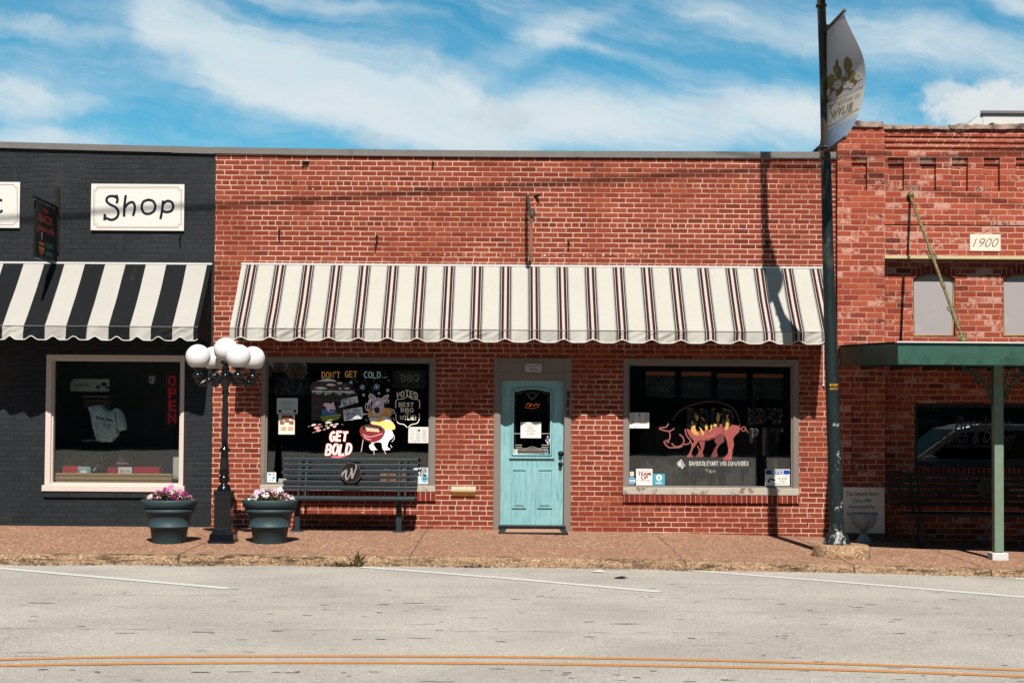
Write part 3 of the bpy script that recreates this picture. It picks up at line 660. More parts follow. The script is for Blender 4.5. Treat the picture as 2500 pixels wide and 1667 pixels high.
mb = MB(); op = [(gx0, DY-.004, gz0)]+[(x, DY-.004, z) for x, z in archp]+[(gx1, DY-.004, gz0), (gx0, DY-.004, gz0)]
mb.tube(op, .016, 8); e = .035
op2 = [(gx0-e, DY, gz0-e)]+[(x+(-e if i == 0 else e if i == N else 0), DY, z+e) for i, (x, z) in enumerate(archp)]+[(gx1+e, DY, gz0-e), (gx0-e, DY, gz0-e)]
mb.tube(op2, .008, 6); mb.box(gx0-.05, gx1+.05, DY-.03, DY+.01, gz0-.05, gz0-.022)
mb.build('glass_moulding', DOORM, door)
mb = MB(); mb.prism_xz([(gx0-.01, gz0-.01), (gx1+.01, gz0-.01)]+[(x, z+.012) for x, z in archp[::-1]], DY+.022, DY+.028); mb.build('pane', GLASS, door)
pt = Paint(on_plane(DY+.019)); CM = C(196, 188, 176); CD = C(112, 104, 92)
for y in (1058, 1099.5, 1095, 1105, 1086, 1091):
    if y == 1058: pt.stroke([(1253, y), (1271, y)], 1.6, CM, 0); pt.stroke([(1322, y), (1345, y)], 1.6, CM, 0)
    elif y in (1086, 1091): pt.stroke([(1258, y), (1274, y)], 1.4, CM, 0); pt.stroke([(1322, y), (1339, y)], 1.4, CM, 0)
    else: pt.stroke([(1262, y), (1336, y)], 1.5, CM, 0)
for q in ([(1278, 950), (1291, 968), (1299, 973), (1308, 968), (1321, 950)], [(1289, 967), (1299, 976), (1310, 967), (1305, 958), (1293, 958), (1289, 967)], [(1253, 958), (1270, 955), (1280, 951)], [(1345, 958), (1328, 955), (1319, 951)], [(1253, 964), (1276, 958)], [(1345, 964), (1322, 958)], [(1253, 972), (1259, 969)], [(1345, 972), (1339, 969)], [(1253, 980), (1261, 976)], [(1345, 980), (1337, 976)], [(1253, 1011), (1258, 1011)], [(1345, 1011), (1340, 1011)]):
    pt.stroke(q, 1.3, CD, 0)
for x in (1258.5, 1340): pt.stroke([(x, 965), (x, 1100)], .6, C(60, 54, 48), 0)
pt.stroke([(1258, 1003), (1340, 1003)], .6, C(60, 54, 48), 0); pt.stroke([(1276, 1099), (1299, 1090), (1322, 1099)], .8, CM, 1)
pt.build('leaded_came', ENAMEL, door)
def knob(px, py, r):
    x, z = at(px, py, DY); mb = MB()
    prof = [(r*1.25, 0), (r*1.25, .006), (r*.45, .012), (r*.45, .03), (r*.9, .036), (r*1.0, .048), (r*.85, .062), (.001, .068)]
    vs = MB(); vs.lathe(prof, (0, 0, 0), 18); mb.v = [(x+a, DY-c, z+b) for a, b, c in vs.v]; mb.f = vs.f; mb.c = vs.c; mb.s = vs.s; return mb
knob(1369, 1107, .031).build('handle', DARKM, door); knob(1368.5, 1132.5, .027).build('lock', DARKM, door)
mb = MB(); mb.box(dx0-.02, dx1+.03, -.03, .14, -.09, sz0-.004); mb.build('threshold', DARKM, dcase, bevel=.004)
# door number
pt = Paint(on_plane(-.016)); ch = C(34, 30, 30)
for i, d in enumerate('114'): pt.text(d, 1384-i*.7, 954+i*22, 1391-i*.7, 972+i*22, ch, .02)
pt.build('house_number', ENAMEL, dcase)
pt = Paint(on_plane(-.003)); rn = random.Random(17); MKC = C(226, 178, 156)
for x in (1004, 1018, 1052, 1086, 1112, 1132, 1158, 1182, 1222, 1256, 1330, 1341, 1355, 1376, 1425, 1443, 1473, 1490, 1503, 1537, 1558, 1573, 1614):
    y = 622+rn.uniform(-2, 2); r_ = rn.uniform(1.6, 3.2)
    if rn.random() < .35: pt.ell(x, y, r_, r_*.9, MKC, 0, 8)
    else: pt.stroke([(x+r_*math.cos(i*.6), y+r_*math.sin(i*.6)) for i in range(rn.randint(6, 10))], .9, MKC, 0)
for i in range(60):                                 # chips, drill holes and paint flecks
    x, y = rn.uniform(530, 2035), rn.choice((rn.uniform(390, 640), rn.uniform(1225, 1290), rn.uniform(850, 870)))
    if 860 < y < 872 or not (1200 < x < 1400 and y > 870): pt.ell(x, y, rn.uniform(.6, 2.2), rn.uniform(.6, 2.4), rn.choice((C(52, 30, 26), MKC, C(240, 214, 196))), rn.uniform(0, 90), 7)
pt.build('adhesive_marks', PAPER, red)['kind'] = 'stuff'
# ------------------------------------------------------------------ black painted shop
blk = thing('brick_shop', 'shop of charcoal painted brick with broad black and white awning', 'building', (-7, 0, 0))
WB = (111, 866, 449.5, 1200); WBg = (133, 882, 440, 1178)
mb = MB(); hb = [prect(*WB)]; holes_wall(mb, -12, XL-.003, -.6, 5.29, .004, .28, hb); mb.build('wall', BR_BLK, blk)
mb = MB(); coping(mb, [(-900, 325), (-300, 338), (0, 346), (250, 353), (420, 357)], [15]*5, -.037); coping(mb, [(420.5, 357), (521, 359.5)], [16, 16], -.035); mb.build('coping', FLASH, blk)
mb = MB(); mb.box(-12, XL-.3, .6, 7, 4.7, 4.8); mb.build('roof', DARKIN, blk)
room(-8.6, XL-.25, .29, 3.6, .0, 3.1, blk, simple('blue_grey_interior', C(196, 206, 212), .9))
wb = window(WB, WBg, blk, CREAMW, CREAMW, .085, sill_out=.05, sill_w=.025)
mb = MB(); x0, x1, z0, z1 = prect(107, 1200, 452, 1214); mb.box(x0, x1, -.03, .06, z0, z1-.003); mb.build('brick_sill', BR_BLK, blk)

# ------------------------------------------------------------------ old brick building with the 1900 stone
old = thing('brick_building', 'old orange red brick building marked 1900 with green metal canopy posts', 'building', (7, 0, 0))
PX = X(2157, 800); XE = 11.0
zt = at(2100, 310)[1]; zm = at(2300, 314)[1]
mb = MB(); ph = [prect(2079, 384, 2117, 465, -.07), prect(2078, 905, 2118, 1150, -.07)]
holes_wall(mb, XR+.002, PX, -.6, zt, -.07, .24, [])
mb2 = MB(); holes_wall(mb2, XR+.002, PX, -.6, zt, -.07, -.012, ph); mb2.box(XR+.002, PX, -.0115, .24, -.6, zt-.001)
for h in ph[:1]: mb2.box(h[0], h[1], -.04, -.0115, h[3]-.075, h[3])
mb2.build('pilaster', BR_OLD, old)
zl = at(2300, 631)[1]
uh = []
for a in (2168, 2246, 2324, 2402, 2480, 2558, 2636):
    uh.append(prect(a, 385, a+39, 466))
mb = MB(); holes_wall(mb, PX+.001, XE, zl, zm, 0, .06, uh); mb.box(PX+.001, XE, .0605, .30, zl, zm-.001)
for h in uh: mb.box(h[0]+.001, h[1]-.001, .03, .0605, h[3]-.078, h[3]-.001)
LWY = .15
wh = [prect(2229, 667, 2332, 822, LWY), prect(2449, 667, 2552, 822, LWY)]
sh = prect(2233, 985, 2620, 1140, LWY)
holes_wall(mb, PX+.001, XE, -.6, zl-.001, LWY, .40, wh+[sh])
for a, b, c, d in wh:
    ar = [(a+(b-a)*i/12, d-.075*(2*i/12-1)**2) for i in range(13)]
    mb.prism_xz([(a, d)]+ar[:7], LWY+.001, .39); mb.prism_xz(ar[6:]+[(b, d)], LWY+.001, .39)
mb.build('wall', BR_OLD, old)
mb = MB()
for i, (ya, yb, o) in enumerate(((314, 335, .055), (335, 348, .038), (348, 361, .02))): mb.box(PX+.001, XE, -o, -.0005, at(2300, yb)[1]+.0005, at(2300, ya)[1])
x0, x1, z0, z1 = prect(2157, 541, 2620, 546); mb.box(PX+.001, XE, -.012, -.0005, z0-.02, z1)
mb.build('corbel_courses', BR_OLD, old)
mb = MB(); mb.box(PX+.002, XE, -.05, .148, zl-.012, zl+.026); mb.build('ledge', LEDGE, old, bevel=.004)
cs = random.Random(2)
def cope_stone(px0, px1, y0, y1, name='coping_stone'):
    x0, x1, z0, z1 = prect(px0, y0, px1, y1, -.1); mb = MB(); n = 8
    vs = []
    for i in range(n+1):
        x = x0+(x1-x0)*i/n; j = cs.uniform(-.012, .012)
        vs += [(x, -.10+cs.uniform(-.012, .012), z0+cs.uniform(-.006, .006)), (x, -.09+cs.uniform(-.01, .01), z1-.015+j), (x, -.05, z1+j), (x, .36, z1+.02+j), (x, .38, z0)]
    fs = [(i*5+k, i*5+(k+1) % 5, (i+1)*5+(k+1) % 5, (i+1)*5+k) for i in range(n) for k in range(5)]+[(0, 1, 2, 3, 4), tuple(n*5+k for k in (4, 3, 2, 1, 0))]
    mb.add(vs, fs); mb.build(name, COPE, old)
for a, b, c, d in ((2043, 2157, 294, 310), (2159, 2228, 304, 315), (2229, 2319, 305, 315), (2320, 2424, 302, 315), (2425, 2540, 300, 315), (2541, 2660, 300, 316), (2661, 2780, 300, 316)): cope_stone(a, b, c, d)
for k, (a, b, c, d) in enumerate(wh):
    mb = MB(); n = 12
    for i in range(n):                                # voussoirs
        t0, t1 = i/n, (i+1)/n-.012; P = []
        for t, o in ((t0, 0), (t1, 0), (t1, .105), (t0, .105)):
            ang = R(118-56*t); x = a+(b-a)*t; z = d-.075*(2*t-1)**2; P.append((x+math.cos(ang)*o, z+.004+math.sin(ang)*o))
        mb.prism_xz(P, LWY-.008, LWY+.05)
    mb.build('brick_arch', BR_SILL, old)
    ar = [(a+.004+(b-a-.008)*i/12, d-.004-.075*(2*i/12-1)**2) for i in range(13)]
    mb = MB(); mb.prism_xz([(a+.004, c+.01), (b-.004, c+.01)]+ar[::-1], LWY+.05, LWY+.07); w = mb.build('window', BOARDM, old)
    w['label'] = 'arched upper window covered by grey screen'
    mb = MB(); op = [(a+.018, c+.02), (b-.018, c+.02)]+[(x, z-.012) for x, z in ar[::-1]]
    mb.tube([(x, LWY+.045, z) for x, z in op+[op[0]]], .016, 4); mb.build('frame', OCHRE, w)
# storefront window under the canopy
a, b, c, d = sh
mb = MB(); mb.frame(a+.002, b, c+.002, d-.002, a+.05, b-.05, c+.07, d-.05, LWY+.03, LWY+.12); ws = mb.build('window', simple('dark_green_frame', C(30, 42, 40), .4), old, bevel=.004)
mb = MB(); mb.box(a+.04, b-.04, LWY+.085, LWY+.091, c+.06, d-.04); mb.build('pane', GLASS, ws)
pt = Paint(on_plane(LWY+.08)); GR = C(66, 74, 76); GD = C(40, 44, 46)
pt.text('Breakfast', 2332, 1016, 2470, 1052, GR, .005, .25); pt.text('Lunch & Dinner', 2296, 1052, 2482, 1080, GR, .005, .25); pt.text('Breakfast Served All Day', 2312, 1080, 2470, 1098, GR, .005, .25)
pt.text('HOURS', 2248, 992, 2292, 1003, GD); pt.text('SUNDAYS', 2244, 1024, 2290, 1033, GD, .01); pt.text('7AM - 2PM', 2244, 1034, 2292, 1042, GD, .01)
pt.build('window_lettering', ENAMEL, ws)
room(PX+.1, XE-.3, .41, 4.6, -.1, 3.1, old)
x0, x1, z0, z1 = prect(2231, 1141, 2640, 1160, LWY); mb = MB(); mb.box(x0, x1, LWY-.03, LWY+.05, z0, z1-.002); mb.build('brick_sill', BR_SILL, old)
# flank of the parapet stepping down behind the red shop
mb = MB()
for y0, y1, zz in ((.25, .8, 5.62), (.8, 1.4, 5.56), (1.4, 1.9, 5.48), (1.9, 2.6, 5.38), (2.6, 4, 5.2)): mb.box(XR-.06, XR+.18, y0, y1-.001, 4.2, zz)
mb.build('parapet_flank', TARM, old, bevel=.03)
mb = MB(); mb.box(XR+.2, XE, .5, 7, 4.7, 4.8); mb.build('roof', DARKIN, old)
# white structure behind the parapet
Yb = 7.2
x0, z0 = at(2400, 300, Yb); _, z1 = at(2400, 274, Yb)
mb = MB(); mb.box(x0, x0+6, Yb, Yb+4, 4.5, z1); mb.add([(x0-.003, Yb+.01, 4.6), (x0-.003, Yb+.01, z1), (at(2350, 303, Yb)[0], Yb+.01, at(2350, 303, Yb)[1]-.1), (x0-.003, Yb+4, 4.6), (x0-.003, Yb+4, z1), (at(2350, 303, Yb)[0], Yb+4, z1-.45)], [(0, 1, 2), (3, 5, 4), (1, 4, 5, 2), (0, 2, 5, 3)])
hut = thing('roof_hut', 'white metal roof hut peeking over the old brick parapet', 'hut', (x0, Yb, 4.5)); mb.build('wall', WHITEP, hut)
mb = MB(); mb.box(x0-.05, x0+6, Yb-.05, Yb-.004, z1-.03, z1+.02); mb.build('roof_trim', FLASH, hut)

# canopy with post
P1 = 3.07
cxl = X(2192, 836, -P1)
can = thing('porch_canopy', 'flat green metal canopy in front of the old brick building', 'canopy', (cxl+2.5, -1.5, 2.2))
zf1, zf0 = at(2192, 837, -P1)[1], at(2192, 890, -P1)[1]; zb1, zb0 = at(2046, 846)[1], at(2046, 892)[1]
CXE = 10.6
mb = MB()
def slab(mb, x0, x1, ya, yb, za0, za1, zb0, zb1):
    mb.add([(x0,ya,za0),(x1,ya,za0),(x1,yb,zb0),(x0,yb,zb0),(x0,ya,za1),(x1,ya,za1),(x1,yb,zb1),(x0,yb,zb1)], [(0,3,2,1),(4,5,6,7),(0,1,5,4),(1,2,6,5),(2,3,7,6),(3,0,4,7)])
slab(mb, cxl, CXE, -P1, -P1+.06, zf0, zf1, zf0, zf1); slab(mb, cxl, cxl+.05, -P1+.061, -.075, zf0+.002, zf1-.002, zb0, zb1-.002)
mb.build('fascia', GREENM, can, bevel=.006)
mb = MB(); slab(mb, cxl-.02, CXE, -P1-.03, -P1+.05, zf1+.001, zf1+.018, zf1+.001, zf1+.018); mb.build('roof_edge', WHITEP, can, bevel=.003)
mb = MB(); slab(mb, cxl-.02, CXE, -P1+.051, -.076, zf1+.001, zf1+.016, zb1+.001, zb1+.016); mb.build('roof', simple('dark_roof_felt', C(54, 52, 50), .95, var=.25, scale=5), can)
mb = MB(); mb.box(XR+.01, PX-.05, -.10, -.0715, zb1-.03, zb1+.02); mb.build('wall_flashing', WHITEP, can)
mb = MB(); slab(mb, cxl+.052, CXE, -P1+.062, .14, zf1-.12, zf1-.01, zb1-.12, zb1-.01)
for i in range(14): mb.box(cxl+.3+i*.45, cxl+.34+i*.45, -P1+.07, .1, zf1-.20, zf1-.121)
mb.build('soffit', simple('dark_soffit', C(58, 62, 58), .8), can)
bx, by, bz = on_ground(2443, 1367); PY = by+.10
bz = gz(bx, PY)
mb = MB(); mb.box(bx-.058, bx+.058, PY-.058, PY+.058, bz+.09, zf1-.2); post = mb.build('post', POSTM, can, bevel=.012)
mb = MB(); mb.box(bx-.10, bx+.10, PY-.10, PY+.10, bz-.01, bz+.088); mb.build('base_block', WHITEP, post, bevel=.01)
for s in (-1, 1):
    mb = MB(); zt_ = zf1-.22
    def sp_(cx, cz, r, a0, turns, n=26): return [(bx+s*(.06+cx+r*(1-i/n*.8)*math.cos(R(a0+360*turns*i/n))), PY, zt_-cz+r*(1-i/n*.8)*math.sin(R(a0+360*turns*i/n))) for i in range(n+1)]
    for a_ in ((.10, .10, .085, 200, 1.5), (.25, .07, .06, 190, 1.4), (.07, .27, .06, 100, 1.5), (.19, .20, .05, 30, 1.3), (.34, .05, .035, 200, 1.2), (.05, .38, .035, 90, 1.3)): mb.tube(sp_(*a_), .009, 6)
    mb.tube(catmull([(bx+s*.06, PY, zt_-.47), (bx+s*.10, PY, zt_-.33), (bx+s*.22, PY, zt_-.17), (bx+s*.44, PY, zt_-.01)], 8), .010, 6)
    mb.tube([(bx+s*.07, PY, zt_-.005), (bx+s*.46, PY, zt_-.005)], .009, 6); mb.tube([(bx+s*.068, PY, zt_-.01), (bx+s*.068, PY, zt_-.5)], .009, 6)
    mb.build('scroll_bracket', GREENM, post)
# tie rod from wall to canopy
ax, az = at(2222, 477); qx, qz = at(2352, 832, -2.34)
A = Vector((ax, 0, az)); B = Vector((qx, -2.34, qz)); D = (B-A)
mb = MB(); P = [A+D*i/60 for i in range(61)]
rr = [.020+(.006 if (.2 < i/60 < .24 or .62 < i/60 < .66) else 0)+(.004*(i % 2) if .38 < i/60 < .58 else 0)+(.010 if .80 < i/60 < .93 else 0) for i in range(61)]
mb.tube(P, rr, 8)
sd = Vector((1, 0, 0)); up = D.normalized()
for t in (.44, .455, .80, .965, .985):
    c = A+D*t; mb.tube([c+(sd*math.cos(2*pi*k/14)+up*math.sin(2*pi*k/14))*.05 for k in range(15)], .012, 6)
mb.sphere(A+Vector((0, -.03, 0)), .05, 12, 8); mb.sphere(B, .05, 12, 8)
mb.build('tie_rod', RODM, can)
# ------------------------------------------------------------------ awnings
def awning(name, label, xl, xr, zt, p, zfold, zlow, zcrest, x0, per, mat, wall_y=-.02, sharp=2.2, seed=1):
    rn = random.Random(seed); root = thing(name, label, 'awning', ((xl+xr)/2, 0, zlow))
    NX, NZ = int((xr-xl)/.045), 30
    mb = MB(); vs = []
    for j in range(NZ+1):
        t = j/NZ
        for i in range(NX+1):
            x = xl+(xr-xl)*i/NX
            sag = (.012+.020*abs(math.sin(pi*6*(x-xl-.015)/(xr-xl-.03))))*math.sin(pi*t)*(1+.3*math.sin(x*2.1+seed))+.008*math.sin(x*3.3+t*4+seed)*t*(1-t)*4*.5+.005*math.sin(x*9+seed)*math.sin(pi*t)
            fold = math.sin(pi*t)**.6*(.016*mnoise.noise(Vector((x*1.3, t*2.6, seed*3.1)))+.007*mnoise.noise(Vector((x*3.1+t*2, t*6.5, seed*7.7))))+.006*t*t*mnoise.noise(Vector((x*9, t*14, seed)))
            sag += fold if 0 < j < NZ else 0
            vs.append((x, wall_y-(p+wall_y)*t, zt+(zfold-zt)*t-sag))
    mb.add(vs, [(j*(NX+1)+i, j*(NX+1)+i+1, (j+1)*(NX+1)+i+1, (j+1)*(NX+1)+i) for j in range(NZ) for i in range(NX)], smooth=True)
    mb.build('canopy_cloth', mat, root)
    mb = MB(); vs = []; M = 8; NXv = NX*3
    ph = [rn.uniform(0, 6) for _ in range(6)]
    for j in range(M+1):
        for i in range(NXv+1):
            x = xl+(xr-xl)*i/NXv; q = ((x-x0)/per) % 1.0; k = abs(q-.5)*2            # 0 at the crest
            zb = zlow+(zcrest-zlow)*max(0.0, .5+.5*math.cos(pi*min(1, k*1.35)))**1.3
            t = j/M
            w = t*(.016*math.sin(x*23+ph[0]+t*1.5)*math.sin(x*3.1+ph[1])+.020*math.sin(x*7.3+ph[2]))+.011*math.sin(pi*min(1, t*1.2))*math.sin(x*31+ph[3]+t*9)*max(0, math.sin(x*2.6+ph[4]))+.006*math.sin(x*47+t*14+ph[5])*max(0, math.sin(x*4.1+ph[1]))*t
            vs.append((x, -p-.012*t+w, zfold+(zb-zfold)*t))
    n = NXv+1
    mb.add(vs, [(j*n+i, j*n+i+1, (j+1)*n+i+1, (j+1)*n+i) for j in range(M) for i in range(NXv)], smooth=True)
    val = mb.build('valance', mat, root)
    mb = MB(); mb.tube([Vector(v)+Vector((0, -.002, -.004)) for v in vs[M*n:]], .007, 5); mb.build('piping', simple('white_piping', C(236, 232, 226), .8, var=.02), val)
    for x, s in ((xl, -1), (xr, 1)):
        mb = MB(); T = [(x, wall_y-(p+wall_y)*j/8, zt+(zfold-zt)*j/8-.018*math.sin(pi*j/8)) for j in range(9)]
        T2 = [(x+s*.004, -p*j/8, zlow+.03+.012*math.sin(j*2.4)) for j in range(9)][::-1]
        mb.add(T+T2, [(i, i+1, 16-i, 17-i) for i in range(8)]); mb.build('side_panel', mat, root)
    mb = MB(); mb.tube([(xl+.01, -p+.02, zfold-.012), (xr-.01, -p+.02, zfold-.012)], .014, 8)
    for i in range(7):
        x = xl+.015+(xr-xl-.03)*i/6; mb.tube([(x, -.01, zt-.03), (x, -p+.02, zfold-.025)], .011, 6); mb.tube([(x, -.01, zfold-.03), (x, -p+.02, zfold-.03)], .011, 6)
    mb.build('frame', FLASH, root)
    mb = MB(); mb.tube([(xl+(xr-xl)*i/60, -p-.004, zfold+.001) for i in range(61)], .004, 5); mb.build('hem_seam', simple('grey_hem', C(150, 144, 136), .9), root)
    mb = MB(); mb.box(xl-.01, xr+.01, -.03, .002, zt-.005, zt+.022); mb.build('top_rail', WHITEP, root, bevel=.004)
    return root
WHc, BKc, MRc, GYc, PKc = C(202, 198, 190), C(26, 24, 30), C(92, 42, 42), C(150, 140, 136), C(206, 150, 138)
hs = [(.0, 'w'), (.042, 'p'), (.056, 'm'), (.100, 'k'), (.130, 'w'), (.152, 'k'), (.184, 'g'), (.225, 'g2'), (.255, 'w')]
cm = {'w': WHc, 'p': C(150, 62, 60), 'm': C(62, 30, 36), 'k': BKc, 'g': C(150, 143, 140), 'g2': C(196, 190, 184)}
stops = [(0.0, WHc)]
right = [(.5+a, c) for a, c in hs]
left = [(.5-hs[i+1][0], hs[i][1]) for i in range(len(hs)-2, -1, -1)]
for a, c in left[:-1]: stops.append((a, cm[c]))
stops.append((.458, WHc))
stops += [(a, cm[c]) for a, c in right[1:]]
PA = .82
per = .3912; xcrest = at(731, 826, -PA)[0]
STR = stripe_mat('cream_awning_cloth', xcrest-per/2, per, stops[:32], WHc)
x_l = X(591, 645); x_r = X(2006, 655)
awning('shop_awning', 'cream awning with thin maroon and black stripe groups over turquoise door', x_l, x_r, at(1300, 651)[1], PA, at(1300, 806, -PA)[1], at(1300, 835, -PA)[1], at(1300, 827, -PA)[1], xcrest-per/2, per, STR)
perb = .566; xb = at(77, 828, -PA)[0]
BKS = stripe_mat('black_white_awning_cloth', at(213, 800, -PA)[0], perb, [(0, C(196, 192, 186)), (.5, C(26, 29, 32))], WHc)
awning('shop_awning', 'awning of broad black and white stripes on the charcoal shop', -12, X(517, 645), at(300, 645)[1], PA, at(300, 797, -PA)[1], at(300, 830, -PA)[1], at(300, 821, -PA)[1], xb-perb/4, perb/2, BKS, seed=4)

# ------------------------------------------------------------------ street lamp with five globes
lx, ly, lz = on_ground(540, 1326); ly += .14; lz = gz(lx, ly); LK = 3500/(ly-CY)
def lh(py): return at(540, py, ly)[1]
lamp = thing('street_lamp', 'black cast iron street lamp with five white globes between the planters', 'lamp', (lx, ly, lz))
mb = MB(); hb_ = lambda px: px/LK
def sq(mb, prof):                                     # square stacked profile (half width, z)
    vs = []
    for h, z in prof: vs += [(lx-h, ly-h, z), (lx+h, ly-h, z), (lx+h, ly+h, z), (lx-h, ly+h, z)]
    fs = [(i*4+k, i*4+(k+1) % 4, i*4+4+(k+1) % 4, i*4+4+k) for i in range(len(prof)-1) for k in range(4)]+[(3, 2, 1, 0), tuple(len(prof)*4-4+k for k in range(4))]
    mb.add(vs, fs)
sq(mb, [(hb_(32), lz-.01), (hb_(32), lz+.02), (hb_(30), lz+.03), (hb_(28.5), lh(1303)), (hb_(24), lh(1297)), (hb_(22), lh(1290)), (hb_(20), lh(1287)), (hb_(20), lh(1206)), (hb_(21.5), lh(1204)), (hb_(21.5), lh(1199)), (hb_(19), lh(1197))])
base = mb.build('base', BLACKM, lamp, bevel=.006)
mb = MB()
for rot in range(4):
    t = MB()
    for z0_, z1_ in ((lh(1239), lh(1213)), (lh(1284), lh(1260))):
        h = hb_(20); t.frame(-.062, .062, z0_-.006, z1_+.006, -.050, .050, z0_+.006, z1_-.006, -h-.007, -h+.002); t.frame(-.034, .034, z0_+.02, z1_-.02, -.026, .026, z0_+.028, z1_-.028, -h-.004, -h+.002)
    M_ = Matrix.Translation((lx, ly, 0)) @ Matrix.Rotation(rot*pi/2, 4, 'Z')
    mb.add([M_ @ Vector(v) for v in t.v], t.f)
mb.build('panel_moulding', BLACKM, base, bevel=.002)
mb = MB(); pr = [(17, 1197), (16, 1192), (13, 1186), (9, 1181), (8, 1178), (12.5, 1174), (13.5, 1169), (12, 1163), (9, 1160), (12, 1157), (13, 1153), (10.5, 1149), (11, 1144), (9.2, 1116), (9.6, 1112), (8.4, 1108), (8.6, 1104), (13.5, 1100), (13.5, 1096), (8.2, 1092), (8.0, 1088), (6.8, 965), (8.8, 962), (8.8, 958), (7, 955), (7, 950), (8.2, 947), (8.4, 943), (12, 935), (14.5, 928), (14.5, 922), (10, 916), (7.5, 912), (9.5, 906), (9.5, 899), (6.5, 893), (6, 889), (13.5, 886), (14, 883), (10, 881)]
mb.lathe([(hb_(r_), lh(z)) for r_, z in pr], (lx, ly, 0), 24, flute=.03); mb.build('shaft', BLACKM, lamp)
GRD = .153
def globe(c, parent):
    mb = MB(); mb.sphere(c, GRD, 32, 20); return mb.build('globe', GLOBE, parent)
gc = at(540.6, 853.6, ly); globe((lx, ly, gc[1]), lamp)
ARM = .36
for ang in (-148, -54, 32, 126):
    d = Vector((math.cos(R(ang)), math.sin(R(ang)), 0))
    O = Vector((lx, ly, 0)); zz = lambda py: lh(py)
    mb = MB(); a_ = [O+d*.05+Vector((0, 0, zz(922))), O+d*.12+Vector((0, 0, zz(916))), O+d*.20+Vector((0, 0, zz(927))), O+d*.28+Vector((0, 0, zz(936))), O+d*.345+Vector((0, 0, zz(930))), O+d*ARM+Vector((0, 0, zz(916)))]
    ap = [Vector(q) for q in catmull([tuple(q) for q in a_], 5)]
    mb.tube(ap, [.03+.010*math.sin(i*1.3)+.012*(i/len(ap)) for i in range(len(ap))], 10)
    for i in range(2, len(ap)-3, 3): mb.sphere(ap[i]+Vector((0, 0, .016)), .030, 10, 6)      # cast leaf knuckles
    mb.sphere(O+d*.31+Vector((0, 0, zz(938))), .045, 10, 6, sz=.7)
    c = O+d*ARM
    mb.lathe([(.02, zz(930)), (.06, zz(924)), (.075, zz(917)), (.05, zz(912)), (.028, zz(908)), (.04, zz(904)), (.078, zz(901)), (.080, zz(899)), (.05, zz(897))], (c.x, c.y, 0), 18)
    arm = mb.build('arm', BLACKM, lamp); globe((c.x, c.y, zz(872.7)), arm)

# ------------------------------------------------------------------ planters and flowers
def make_planter(px, label):
    x, y, z = on_ground(px, 1328); y += .20; z = gz(x, y); k = 3500/(y-CY)
    root = thing('planter', label, 'planter', (x, y, z), 'round planters beside the street lamp')
    zz = lambda py: at(px, py, y)[1]
    mb = MB(); mb.lathe([(39/k, z), (40/k, z+.012), (45.5/k, zz(1287)), (49/k, zz(1286)), (52/k, zz(1284)), (51/k, zz(1281.5)), (48/k, zz(1280)), (55/k, zz(1251)), (61/k, zz(1249)), (62/k, zz(1245)), (61/k, zz(1241)), (58/k, zz(1240)), (58.5/k, zz(1238)), (64/k, zz(1237)), (66/k, zz(1228)), (67.5/k, zz(1222)), (67/k, zz(1219)), (62/k, zz(1218)), (58/k, zz(1224)), (56/k, zz(1230))], (x, y, 0), 48)
    mb.build('pot', POT, root)
    mb = MB(); mb.lathe([(57/k, zz(1229)), (.001, zz(1226))], (x, y, 0), 24); mb.build('soil', simple('potting_soil', C(52, 38, 30), .95, var=.3, scale=40), root)
    return root, (x, y, zz(1226)), 60/k
LEAFM = paint_mat('leaf', .5, .25, 60, .4); PETAL = paint_mat('petal', .6, .08, 80, .2)
